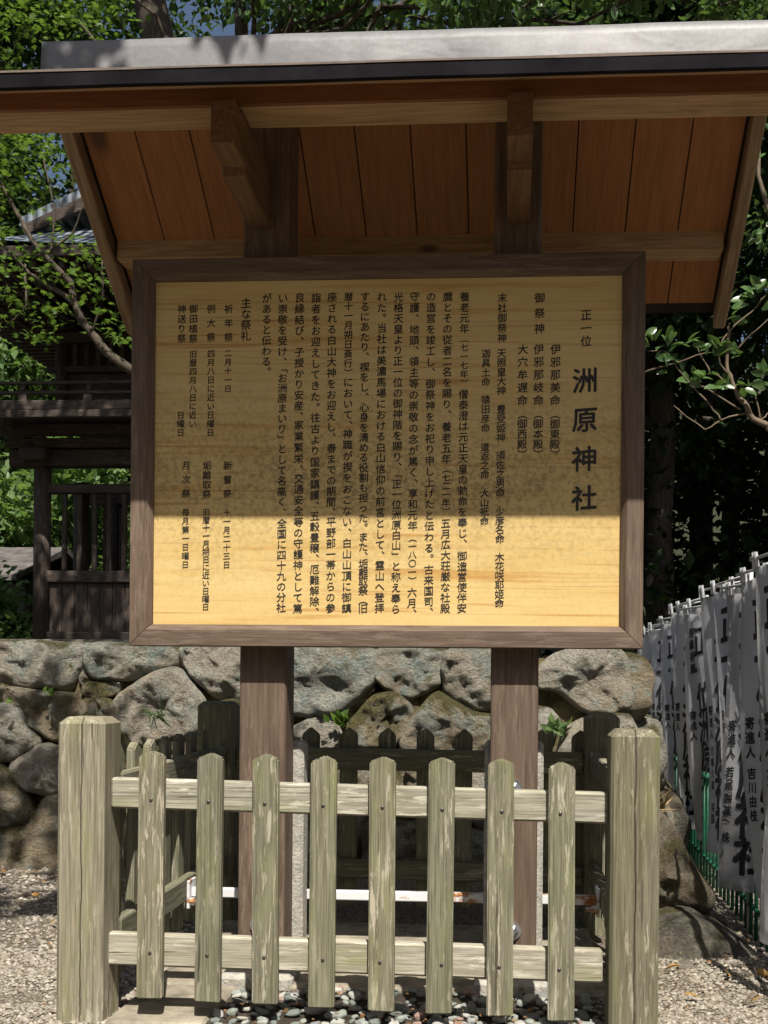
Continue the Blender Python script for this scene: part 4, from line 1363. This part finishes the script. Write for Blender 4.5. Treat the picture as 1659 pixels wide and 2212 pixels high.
def picket(axis, c, w, d0, d1, zb, zsh, zt, screws, zs):
    h_ = w / 2
    bm = bmesh.new()
    k = rj.uniform(-.004, .004)
    prism(bm, [(c - h_ + k, zb), (c + h_ + k, zb + rj.uniform(-.003, .003)), (c + h_, zsh), (c + rj.uniform(-.004, .004), zt), (c - h_, zsh)], 'Y' if axis == 'X' else 'X', d0, d1)
    bmesh.ops.bevel(bm, geom=bm.edges[:], offset=.005, segments=2, affect='EDGES')
    o = obj('picket', bm, FENCE['Z'], f)
    if screws:
        for z in zs:
            bm = bmesh.new()
            q = c + rj.uniform(-.006, .006)
            tube(bm, [(q, d0 + .001, z), (q, d0 - .003, z), (q, d0 - .0045, z)], [.0062, .0058, .003], 10)
            obj('screw', bm, SCREW, o)
    return o


for c, zsh, zt, zb in ((-1.176, .859, .875, .055), (-.980, .853, .871, .050), (-.795, .852, .871, .047), (-.602, .847, .867, .040),
                       (-.409, .849, .866, .035), (-.215, .849, .866, .030), (-.023, .847, .865, .028), (.173, .837, .857, .018)):
    picket('X', c, .085, 3.597, 3.629, zb, zsh, zt, True, (.715 - (c + 1.2) * .018, .21 - (c + 1.2) * .016))
for i in range(9):
    c = -1.12 + .182 * i
    picket('X', c, .083, 5.226, 5.258, .05, .862, .898, False, ())
for i in range(7):
    c = 3.835 + .185 * i
    picket('Y', c, .082, -1.394, -1.363, .07, .856 + .012 * i / 6, .882 + .012 * i / 6, False, ())
    picket('Y', c, .082, .416, .447, .07, .85, .878, False, ())
bm = bmesh.new()
box(bm, -1.32, .374, 4.535, 4.57, .212, .25, .004)
bar = obj('steel_bar', bm, RUSTBAR, f)
for x, s in ((-1.318, 1), (.372, -1)):
    bm = bmesh.new()
    box(bm, min(x, x + s * .012), max(x, x + s * .012), 4.50, 4.60, .17, .285, .002)
    tube(bm, [(x + s * .012, 4.51, .20), (x + s * .055, 4.51, .20)], .008, 8)
    tube(bm, [(x + s * .013, 4.51, .20), (x + s * .03, 4.51, .20)], .016, 6)
    obj('mounting_bracket', bm, RUSTBAR, bar)
# ------------------------------------------------------------------ banners in a row and the green fence behind them
FW, FT, FB = 0.45, 1.575, 0.21
FD = Vector((0.342, -0.940, 0)); FN = Vector((-0.940, -0.342, 0))
DONOR = {4.62: '大塚政廣・多美子', 4.93: '吉川由枝', 5.33: '若尾製薬(株)', 5.69: '日本シオトラスト(株)', 6.1: '川嶋久雄・英国'}
LBL = {4.2: 'nearest white banner, cut by the right edge of the photo', 4.62: 'white shrine banner with a long donor name second from the viewer', 4.93: 'white shrine banner with a short four-letter donor name, near end of the row',
       5.33: 'white shrine banner whose donor line ends in a bracketed letter', 5.69: 'white shrine banner with the longest donor line, between two larger lettered ones',
       6.1: 'white shrine banner with donor line reading two names, middle of the row', 6.9: 'white shrine banner with a short four-letter wish at its top corner',
       7.2: 'brightly sunlit-topped white banner just beyond the one with a wish', 7.55: 'white banner in the far half of the row with big letters showing in full',
       8.3: 'white banner fourth from the far end, partly behind its neighbour', 9.0: 'white banner third from the far end beside the stone wall corner', 9.5: 'white banner next to last at the far end by the wall corner', 10.2: 'farthest white banner, almost hidden by the stone wall corner'}
for fi, y0 in enumerate(sorted(LBL)):
    x0 = 0.856 + 0.03 * y0
    rf = random.Random(fi * 7 + 2)
    ph, amp = rf.uniform(0, 6), rf.uniform(.012, .03)
    yaw = rf.uniform(-.16, .14)
    dt = rf.uniform(-.045, .025)
    fd = Matrix.Rotation(yaw, 3, 'Z') @ FD; fn = Matrix.Rotation(yaw, 3, 'Z') @ FN
    P0 = Vector((x0, y0, 0))

    def surf(s, z, e=0.0):
        k = (FT - z) / (FT - FB)
        w = amp * k * math.sin(ph + s * 11 + k * 2.2) + .010 * math.sin(ph * 2 + s * 23 - k * 5) + .035 * k * math.sin(ph + k * 2.0)
        sq = 1 - .05 * k * (1 + math.sin(ph))
        return P0 + fd * (s * sq + .06 * k + .02 * k * math.sin(ph * 3)) + fn * (w + e) + Vector((0, 0, z + dt))
    t = thing('banner', (x0, y0 - .2, 0), LBL[y0], 'banner', 'white shrine banners in a row')
    bm = bmesh.new()
    nu, nv = 14, 26
    vv = [[bm.verts.new(surf(FW * i / nu, FT + (FB - FT) * j / nv)) for j in range(nv + 1)] for i in range(nu + 1)]
    for i in range(nu):
        for j in range(nv):
            bm.faces.new((vv[i][j], vv[i][j + 1], vv[i + 1][j + 1], vv[i + 1][j]))
    r_ = bmesh.ops.solidify(bm, geom=bm.faces[:], thickness=.0015)
    cl = obj('cloth', bm, CLOTH, t, True)
    rows = []
    for i, ch in enumerate('正一位洲原神社'):
        rows.append((ch, .20, 1.41 - .172 * i, .19))
    for i, ch in enumerate('寄進人'):
        rows.append((ch, .058, .96 - .062 * i, .055))
    for i, ch in enumerate(DONOR.get(y0, '')):
        rows.append((ch, .060, .745 - .060 * i, .052))
    if y0 == 6.9:
        for i, ch in enumerate('良縁祈願'):
            rows.append((ch, .085, 1.46 - .072 * i, .062))
    v, fc = column_mesh(rows, .032, .12)
    me = bpy.data.meshes.new('lettering')
    me.from_pydata([tuple(surf(a, z, .0035 + .0003 * k)) for a, z, k in v], [], fc)
    link_mesh('lettering', me, INK_F, cl)
    bm = bmesh.new()
    tp = P0 + fd * (FW + .012)
    tube(bm, [(tp.x, tp.y, -.1), (tp.x, tp.y, FT + dt + .065)], .009, 8)
    obj('pole', bm, POLEW, t, True)
    bm = bmesh.new()
    a = P0 - fd * .03 + Vector((0, 0, FT + dt + .035)); c = P0 + fd * (FW + .01) + Vector((0, 0, FT + dt + .055))
    tube(bm, [a, c], .0065, 8)
    obj('crossbar', bm, POLEW, t, True)
    for s in (.015, .22, .43):
        bm = bmesh.new()
        q = surf(s, FT)
        q1 = q + Vector((0, 0, .062))
        tube(bm, [q + fn * .003 - fd * .012 - Vector((0, 0, .006)), q1 - fd * .010 + fn * .008], .008, 6)
        tube(bm, [q - fn * .003 + fd * .012 - Vector((0, 0, .006)), q1 + fd * .010 + fn * .008], .008, 6)
        obj('tie_loop', bm, CLOTH, t)
gf = thing('railing', (1.15, 7.0, 0), 'thin green metal railing running behind the row of white banners', 'railing')
yy = 3.7
while yy < 11:
    x = .965 + .03 * yy
    bm = bmesh.new()
    tube(bm, [(x, yy, -.1), (x, yy, .60)], .0085, 8)
    obj('bar', bm, GREENP, gf, True)
    yy += .125
for z in (.57, .10):
    bm = bmesh.new()
    tube(bm, [(.965 + .03 * 3.6, 3.6, z), (.965 + .03 * 11, 11, z)], .011, 8)
    obj('rail', bm, GREENP, gf, True)

# ------------------------------------------------------------------ ground details: slab, river pebbles, fallen leaves
tag(obj('paving', bx(-1.318, -.985, 3.56, 4.02, -.1, -.008, .01), SLABM), kind='structure')
tag(obj('paving', bx(-1.318, .37, 4.025, 5.12, -.1, -.004, .01), SLABM), kind='structure')
tag(obj('pebble_bed', bx(-.982, .325, 3.50, 4.022, -.1, -.022, .004), EARTH), kind='structure')
m, nt, pb = mat('river_pebble')
oi = N(nt, 'ShaderNodeObjectInfo')
c = ramp(nt, oi.outputs['Random'], [(0, (.18, .205, .185)), (.16, (.27, .295, .265)), (.36, (.40, .405, .37)), (.52, (.31, .335, .305)), (.68, (.46, .45, .41)), (.76, (.22, .225, .22)), (.84, (.37, .375, .345)), (.95, (.33, .235, .20))], 'CONSTANT')
c = mix(nt, .5, c, ramp(nt, noise_t(nt, coords(nt, (1, 1, 1)), 60, 5, .65), [(.35, (.45,) * 3), (.65, (1, 1, 1))]), 'MULTIPLY')
nt.links.new(c, pb.inputs['Base Color'])
pb.inputs['Roughness'].default_value = .75
pb.inputs['Specular IOR Level'].default_value = .2
PEBM = m
protos = []
for k in range(8):
    bm = bmesh.new()
    bmesh.ops.create_icosphere(bm, subdivisions=3, radius=1)
    sx, sy, sz = 1.0, random.uniform(.65, .9), random.uniform(.42, .62)
    for v in bm.verts:
        n_ = v.co.normalized()
        q = 1 + .22 * noise.noise(n_ * 1.3 + Vector((k * 5, 0, 0))) + .05 * noise.noise(n_ * 3.5 + Vector((0, k * 3, 0)))
        p = Vector((abs(n_.x) ** .85 * math.copysign(1, n_.x), abs(n_.y) ** .85 * math.copysign(1, n_.y), abs(n_.z) ** .8 * math.copysign(1, n_.z)))
        v.co = Vector((p.x * sx, p.y * sy, p.z * sz)) * q
    me = bpy.data.meshes.new('river_pebble')
    bm.to_mesh(me); bm.free()
    me.polygons.foreach_set('use_smooth', [True] * len(me.polygons))
    me.materials.append(PEBM)
    protos.append(me)
rp = random.Random(77)
spots = []
tries = 0
while len(spots) < 300 and tries < 40000:
    tries += 1
    x, y = rp.uniform(-.97, .30), rp.uniform(3.53, 4.06)
    r = rp.choice([.014, .017, .02, .024, .028])
    if y > 4.0 and (PXL[0] - .07 < x < PXL[1] + .07 or PXR[0] - .07 < x < PXR[1] + .07): continue
    if x > .31 and y > 3.5: continue
    if all((x - a) ** 2 + (y - b_) ** 2 > (.74 * (r + q)) ** 2 for a, b_, q in spots):
        spots.append((x, y, r))
for x, y, r in spots:
    o = bpy.data.objects.new('river_pebble', rp.choice(protos))
    COL.objects.link(o)
    o.location = (x, y, -.03 + r * .42 + rp.uniform(0, .012))
    o.scale = (r, r, r * rp.uniform(.8, 1.1))
    o.rotation_euler = (rp.uniform(-.3, .3), rp.uniform(-.3, .3), rp.uniform(0, 6.28))
    tag(o, 'smooth grey-green river pebble in the bed inside the picket fence', 'pebble', 'river pebbles in the bed under the notice board')

rl = random.Random(9)
LEAVES = [(-2.42, 5.62, 'curled brown fallen leaf close to the foot of the stone wall'), (-2.09, 4.99, 'orange fallen leaf on gravel left of the left fence post'), (-2.70, 5.55, 'brown fallen leaf farthest left by the wall foot'),
          (.699, 4.70, 'orange curled fallen leaf just in front of the half-buried boulder'), (.621, 4.40, 'flat yellow fallen leaf close to the right fence post'), (.677, 4.45, 'bright orange fallen leaf beside the flat yellow one'),
          (.853, 4.318, 'large pale orange fallen leaf in the middle of the right gravel'), (.973, 4.421, 'upright rust-coloured fallen leaf nearest the green railing'), (.687, 4.016, 'yellow twin-lobed fallen leaf low on the right gravel'), (.858, 3.974, 'dark orange fallen leaf nearest the lower right corner')]
for i, (x, y, lab) in enumerate(LEAVES):
    rg = np.random.default_rng(40 + i)
    me = leaf_mesh('fallen_leaf', np.array([[x, y, -.004]]), np.array([[rl.uniform(-1, 1), rl.uniform(-1, 1), .25]]), np.array([rl.uniform(.045, .065)]), T_CAM, rg, .2)
    o = link_mesh('fallen_leaf', me, FALLEN, None, (x, y, -.01))
    sl = o.modifiers.new('thick', 'SOLIDIFY'); sl.thickness = .001
    tag(o, lab, 'leaf', 'fallen leaves on the gravel')
bm = blob_stone([(-.03, -.015), (.03, -.02), (.028, .016), (-.02, .02)], 0, .02, .02, 3.3, 20, .004)
bmesh.ops.rotate(bm, verts=bm.verts[:], cent=(0, 0, 0), matrix=Matrix.Rotation(R(-80), 3, 'X'))
bmesh.ops.translate(bm, verts=bm.verts[:], vec=(.711, 4.497, -.015))
tag(obj('pebble', bm, STONE[1], smooth=True, origin=(.711, 4.497, 0)), 'single pale stone chip lying on the right-hand gravel', 'pebble')

# ------------------------------------------------------------------ trees
t = thing('maple_tree', (-1.5, 7.8, 1.2), 'green maple with slanting branches spreading in front of the timber gate', 'tree')
bm = bmesh.new()
tube(bm, wobble([(-1.5, 7.8, 1.1), (-1.7, 7.5, 2.0), (-2.1, 7.1, 2.75), (-2.38, 7.0, 3.07)], 4, .01, 3), [.055 - .0018 * i for i in range(13)], 10)
tube(bm, wobble([(-2.38, 7.0, 3.07), (-2.70, 6.98, 3.33), (-2.84, 6.95, 3.66), (-3.0, 6.9, 3.83), (-3.2, 6.9, 4.15), (-3.4, 6.85, 4.5)], 3, .012, 4), [.032 - .0017 * i for i in range(16)], 8)
tube(bm, wobble([(-2.78, 6.97, 3.5), (-2.95, 7.0, 3.63), (-3.07, 7.05, 3.71), (-3.2, 7.1, 3.83), (-3.5, 7.2, 4.1)], 3, .012, 5), [.02 - .0012 * i for i in range(13)], 8)
tube(bm, wobble([(-2.0, 7.2, 2.6), (-2.3, 7.4, 4.0), (-2.55, 7.4, 5.0), (-2.9, 7.2, 5.5)], 3, .02, 6), [.04 - .003 * i for i in range(10)], 8)
tube(bm, wobble([(-2.55, 7.4, 5.0), (-2.3, 7.2, 5.4), (-2.5, 7.1, 5.6)], 3, .02, 7), [.02 - .002 * i for i in range(7)], 6)
for p in ([(-2.95, 6.92, 3.78), (-2.92, 6.9, 4.1), (-3.0, 6.9, 4.5)], [(-3.0, 6.9, 3.83), (-2.8, 6.9, 3.95), (-2.7, 6.85, 4.15)], [(-2.7, 6.98, 3.33), (-2.6, 6.9, 3.55), (-2.6, 6.9, 3.8)], [(-3.15, 7.0, 3.8), (-3.1, 6.9, 3.5), (-3.2, 6.9, 3.4)]):
    tube(bm, wobble(p, 3, .01, 8), [.010 - .001 * i for i in range(7)], 6)
obj('trunk', bm, BARK_L, t, True)
MC = [(-3.23, 4.58, .16, .13, 80), (-2.98, 4.52, .12, .15, 80), (-3.23, 4.31, .15, .12, 70), (-3.30, 4.00, .08, .04, 16), (-2.98, 4.06, .08, .03, 12), (-3.13, 3.83, .17, .07, 55), (-3.25, 3.65, .15, .12, 60),
      (-2.86, 3.91, .13, .06, 35), (-2.82, 3.68, .17, .09, 55), (-2.64, 3.71, .12, .13, 60), (-3.13, 3.47, .17, .09, 60), (-2.59, 3.44, .10, .12, 40), (-2.91, 3.47, .13, .09, 45), (-2.50, 3.31, .07, .06, 14), (-3.10, 3.32, .16, .05, 26),
      (-3.21, 5.39, .17, .12, 55), (-2.9, 5.35, .23, .09, 60), (-3.27, 5.16, .09, .09, 30), (-2.62, 5.41, .15, .09, 40), (-3.51, 4.47, .17, .17, 60), (-3.5, 3.72, .17, .17, 60), (-2.75, 4.55, .12, .2, 40), (-3.3, 5.6, .3, .15, 80), (-2.7, 5.75, .3, .15, 80)]
rng = np.random.default_rng(12)
pp, dd = [], []
for x, z, rx, rz, n in MC:
    k = int(n * (1.0 if 3.4 < z < 4.2 else 1.5))
    q = rng.normal(0, .62, (k, 3)) * np.array([rx, .22, rz * .8]) + np.array([x, 6.95, z])
    pp.append(q); dd.append(rng.normal(0, 1, (k, 3)) * np.array([1, 1, .25]) + np.array([0, -.3, -.15]))
pp = np.concatenate(pp); dd = np.concatenate(dd)
link_mesh('crown', leaf_mesh('crown', pp, dd, .052 * rng.uniform(.65, 1.25, len(pp)), T_MAPLE, rng, .25), MAPLE, t)

# glossy-leaved shrub tree reaching in from the right
t = thing('camellia_tree', (2.8, 7.0, 0), 'glossy-leaved evergreen with thin bare twigs reaching in from the right edge', 'tree')
bm = bmesh.new()
x0, z0 = TWIGS[0][0]
tube(bm, wobble([(2.8, 7.0, -.1), (2.65, 6.9, 1.1), (2.2, 6.75, 2.0), (x0, 6.6, z0)], 4, .012, 1), [.075 - .0042 * i for i in range(13)], 10)
yj = random.Random(4)
ytw = {}
for i, tw in enumerate(TWIGS):
    n = len(tw)
    path = [(x, 6.6 + (0 if i == 0 else .05 * math.sin(i * 2.3) * k / n), z) for k, (x, z) in enumerate(tw)]
    w = wobble(path, 3, .006, 20 + i)
    r0, r1 = (.02, .007) if i == 0 else (.006, .0025)
    tube(bm, w, [r0 + (r1 - r0) * k / (len(w) - 1) for k in range(len(w))], 7)
for p in ([(2.2, 6.75, 2.0), (1.95, 6.9, 3.4), (1.62, 7.2, 4.1), (1.55, 7.3, 5.2)], [(2.2, 6.8, 2.1), (2.2, 7.2, 3.0), (1.8, 7.4, 3.4), (1.68, 7.4, 3.9)]):
    w = wobble(p, 4, .02, 9)
    tube(bm, w, [.028 - .0016 * k for k in range(len(w))], 8)
obj('trunk', bm, TWIG, t, True)
rng = np.random.default_rng(31)
pp, dd, ss = [], [], []
for x, z, n in SPRAYS:
    for k in range(int(n * 1.7)):
        a = rng.uniform(-.9, .9)
        pp.append((x + rng.normal(0, .016), 6.6 + rng.normal(0, .03), z + rng.normal(0, .016)))
        up = rng.uniform(-.35, 1.0)
        dd.append((math.sin(a * 1.9), -.35 + rng.normal(0, .3), up))
        ss.append(rng.uniform(.06, .105))
pp = np.array(pp); dd = np.array(dd); dd /= np.linalg.norm(dd, axis=1, keepdims=True)
# leafier, shaded mass of the same tree higher up and outside the picture
P2, D2 = crown_points(rng, [((1.85, 7.2, 4.8), (.4, .4, .8)), ((1.70, 7.6, 4.0), (.14, .3, .4)), ((2.6, 7.0, 3.9), (.4, .4, .5)), ((3.0, 7.0, 3.0), (.5, .5, .7))], 130, .10)
pp = np.concatenate([pp, P2]); dd = np.concatenate([dd, D2]); ss = np.concatenate([np.array(ss), rng.uniform(.05, .08, len(P2))])
link_mesh('crown', leaf_mesh('crown', pp, dd, ss, T_CAM, rng, .12, (0, -.5, .7)), GLOSSY, t)

# evergreen behind the roof: its leaves fill the strip above the ridge cap
cl = [((x, 8.2 + .3 * math.sin(x * 5), z), (.38, .5, .28)) for x, z in [(-1.9, 6.35), (-1.4, 6.2), (-.9, 6.35), (-.4, 6.2), (.1, 6.3), (.6, 6.15), (1.1, 6.3), (1.6, 6.25), (2.0, 6.1), (-1.2, 6.7), (-.2, 6.75), (.8, 6.75), (1.6, 6.75), (-2.1, 6.8)]]
tree('evergreen_oak', (-.9, 8.6, 1.2), 'dark evergreen with broad glossy leaves hanging above the notice board roof', 'tree',
     [(-.9, 8.6, 1.1), (-1.1, 8.6, 3.5), (-2.0, 8.6, 5.6), (-2.15, 8.5, 6.6), (-2.0, 8.5, 7.4)], .10, cl, 330, .10, GLOSSY, T_CAM, .14, seed=5, lr=.03)
tree('tall_oak', (-1.3, 9.6, 1.2), 'tall tree with a thick dark trunk rising behind the left end of the roof', 'tree',
     [(-1.3, 9.6, 1.1), (-1.9, 9.6, 4.0), (-3.05, 9.6, 6.6), (-3.4, 9.6, 9.5), (-3.0, 9.5, 12)], .24,
     [((-5.5, 9.5, 10.5), (1.6, 1.6, .9)), ((-3.5, 9.0, 11.5), (1.8, 1.6, 1.0)), ((-1.5, 10, 11), (1.6, 1.5, .9)), ((-4.5, 11, 12.5), (1.8, 1.6, 1.0)), ((-6.8, 10.5, 11.5), (1.4, 1.4, .9)), ((-2.5, 8.2, 9.6), (1.2, 1.0, .6)), ((-5.0, 8.0, 9.8), (1.2, 1.0, .6))], 1500, .17, LEAF_MID, T_LEAF, .28, seed=8)
# trees that stand beside and behind the viewer and throw the shade on the right and the dapples on the wall
tree('shade_tree', (4.6, 1.5, 0), 'big broadleaf standing off to the right whose shade covers the banners', 'tree',
     [(4.6, 1.5, -.1), (4.5, 1.6, 3.5), (4.3, 2.0, 6.5), (4.2, 2.4, 9)], .26,
     [((3.0, .2, 7.3), (.8, 1.0, .5)), ((3.35, 2.0, 7.4), (.8, 1.0, .5)), ((3.45, 3.3, 7.6), (.75, 1.0, .5)), ((3.1, 4.8, 8.0), (.8, 1.0, .5)), ((4.4, .5, 7.8), (1.0, 1.2, .6)), ((4.5, 2.5, 8.2), (1.0, 1.2, .6)), ((4.5, 4.3, 8.3), (1.0, 1.2, .6)),
      ((6.0, 1.5, 8.0), (1.0, 1.4, .6)), ((6.2, 3.8, 8.4), (1.0, 1.4, .6)), ((3.3, 6.3, 8.4), (.9, .9, .5)), ((5.0, 6.2, 8.8), (1.0, 1.0, .6))], 1050, .15, LEAF_MID, T_LEAF, .22, seed=14)
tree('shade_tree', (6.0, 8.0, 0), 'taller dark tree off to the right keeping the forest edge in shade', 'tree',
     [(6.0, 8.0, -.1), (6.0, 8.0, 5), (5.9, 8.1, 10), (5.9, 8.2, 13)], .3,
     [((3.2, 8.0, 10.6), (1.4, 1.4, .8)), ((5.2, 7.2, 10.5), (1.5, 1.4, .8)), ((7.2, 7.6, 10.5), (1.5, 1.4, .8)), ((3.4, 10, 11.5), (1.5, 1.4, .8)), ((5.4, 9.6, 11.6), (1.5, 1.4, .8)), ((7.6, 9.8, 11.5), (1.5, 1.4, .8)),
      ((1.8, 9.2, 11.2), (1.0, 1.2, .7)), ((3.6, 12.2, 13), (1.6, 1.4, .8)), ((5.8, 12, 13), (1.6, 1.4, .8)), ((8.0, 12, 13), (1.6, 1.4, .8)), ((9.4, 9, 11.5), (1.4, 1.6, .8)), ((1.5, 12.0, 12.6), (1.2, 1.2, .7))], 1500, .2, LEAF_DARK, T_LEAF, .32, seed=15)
tree('dapple_tree', (-4.4, .6, 0), 'thin-crowned tree off to the left that dapples the stone wall', 'tree',
     [(-4.4, .6, -.1), (-4.2, .7, 3.0), (-3.6, 1.3, 5.5), (-3.0, 2.0, 6.8)], .15,
     [((-2.4, 2.5, 6.8), (.5, .35, .2)), ((-1.75, 2.5, 6.75), (.4, .3, .2)), ((-1.2, 2.35, 6.7), (.4, .3, .2)), ((-.55, 2.5, 6.6), (.3, .2, .15)), ((-3.2, 2.2, 6.9), (.5, .45, .25)), ((-2.1, 1.9, 6.9), (.35, .25, .15)), ((-2.8, 1.4, 7), (.5, .3, .2)), ((-1.14, 1.92, 6.75), (.06, .06, .06)), ((-1.35, .95, 6.85), (.35, .3, .15)), ((-1.9, 1.3, 6.85), (.3, .25, .15))], 210, .13, LEAF_MID, T_LEAF, .12, seed=16)

# background trees: lit broadleaf on the left, dark conifers on the right
BT = [(-13.2, 25, 18, LEAF_MID, 'sunlit broadleaf tree farthest left behind the gate'), (-10.5, 24.5, 9, LEAF_PALE, 'pale green tree showing under the left eave of the gate'), (-7.5, 27, 14, LEAF_MID, 'mid green tree directly behind the gate roof'),
      (-3.5, 25, 15, LEAF_MID, 'tall green tree whose top shows left of the big trunk'), (.5, 27, 16, LEAF_DARK, 'dark tree behind the middle of the notice board roof'), (-12.5, 31, 18, LEAF_MID, 'tall tree rising at the upper left corner'),
      (-12.4, 26.5, 20, LEAF_MID, 'leafy tree filling the gap left of the gate gable'), (-9.0, 28, 20, LEAF_MID, 'leafy tree directly above the gate gable'), (-5.0, 29, 19, LEAF_DARK, 'dark tall tree left of the thick trunk'), (-16, 29, 17, LEAF_MID, 'leafy tree beyond the left edge of the photo')]
for i, (x, y, hh, lm, lab) in enumerate(BT):
    rg = random.Random(100 + i)
    cl = []
    for k in range(15):
        a = rg.uniform(0, 6.28); zz = rg.uniform(.22, 1.0)
        rr_ = (1.2 - .75 * abs(zz - .5)) * rg.uniform(.3, 1.0) * 2.5
        cl.append(((x + math.cos(a) * rr_, y + math.sin(a) * rr_ * .8, 1.2 + (hh - 1.2) * zz), (1.3, 1.2, .9)))
    tree('broadleaf_tree', (x, y, 1.1), lab, 'tree', [(x, y, .9), (x + .2, y, hh * .4), (x - .1, y, hh * .7), (x, y, hh * .95)], .22, cl, 620, .26, lm, T_LEAF, .42, seed=40 + i, group='trees behind the gate')
# unseen trees added behind and beside the viewer to block low sky light
for i, (x, y, hh) in enumerate([(-9, -9, 9), (-4.5, -11, 9.5), (.5, -10, 9), (5, -11.5, 9.5), (9.5, -9, 9), (-12, -2, 9), (-11, 5, 9), (12, -3, 10)]):
    rg = random.Random(500 + i)
    cl = [((x + rg.uniform(-2.2, 2.2), y + rg.uniform(-1.2, 1.2), rg.uniform(1.2, hh)), (1.2, 1.0, .8)) for k in range(16)]
    tree('broadleaf_tree', (x, y, 0), 'unseen broadleaf tree added on the viewer side to block low sky light', 'tree', [(x, y, -.1), (x, y, hh * .5), (x + .1, y, hh)], .22, cl, 260, .4, LEAF_MID, T_LEAF, .45, seed=120 + i, group='added trees blocking low sky light')
SH = [(-7.95, 17.6, 1.15, 'low shrub standing in shade before the outbuilding at the left edge'), (-9.7, 23.8, 3.6, 'sunlit shrub seen through the left end of the gate lattice'), (-8.7, 24.0, 3.8, 'sunlit shrub seen through the lattice right beside the notice board frame'), (-11.0, 23.9, 4.4, 'tall sunlit shrub left of the gate column above the outbuilding roof')]
for i, (x, y, hh, lab) in enumerate(SH):
    rg = random.Random(200 + i)
    cl = [((x + rg.uniform(-.9, .9), y + rg.uniform(-.5, .5), 1.5 + rg.uniform(0, hh)), (.6, .6, .45)) for k in range(9)]
    tree('garden_shrub', (x, y, 1.2), lab, 'shrub', [(x, y, 1.1), (x, y, 1.1 + hh * .5), (x + .1, y, 1.2 + hh)], .07, cl, 420, .17, LEAF_PALE, T_LEAF, .24, seed=60 + i, group='shrubs behind the gate')
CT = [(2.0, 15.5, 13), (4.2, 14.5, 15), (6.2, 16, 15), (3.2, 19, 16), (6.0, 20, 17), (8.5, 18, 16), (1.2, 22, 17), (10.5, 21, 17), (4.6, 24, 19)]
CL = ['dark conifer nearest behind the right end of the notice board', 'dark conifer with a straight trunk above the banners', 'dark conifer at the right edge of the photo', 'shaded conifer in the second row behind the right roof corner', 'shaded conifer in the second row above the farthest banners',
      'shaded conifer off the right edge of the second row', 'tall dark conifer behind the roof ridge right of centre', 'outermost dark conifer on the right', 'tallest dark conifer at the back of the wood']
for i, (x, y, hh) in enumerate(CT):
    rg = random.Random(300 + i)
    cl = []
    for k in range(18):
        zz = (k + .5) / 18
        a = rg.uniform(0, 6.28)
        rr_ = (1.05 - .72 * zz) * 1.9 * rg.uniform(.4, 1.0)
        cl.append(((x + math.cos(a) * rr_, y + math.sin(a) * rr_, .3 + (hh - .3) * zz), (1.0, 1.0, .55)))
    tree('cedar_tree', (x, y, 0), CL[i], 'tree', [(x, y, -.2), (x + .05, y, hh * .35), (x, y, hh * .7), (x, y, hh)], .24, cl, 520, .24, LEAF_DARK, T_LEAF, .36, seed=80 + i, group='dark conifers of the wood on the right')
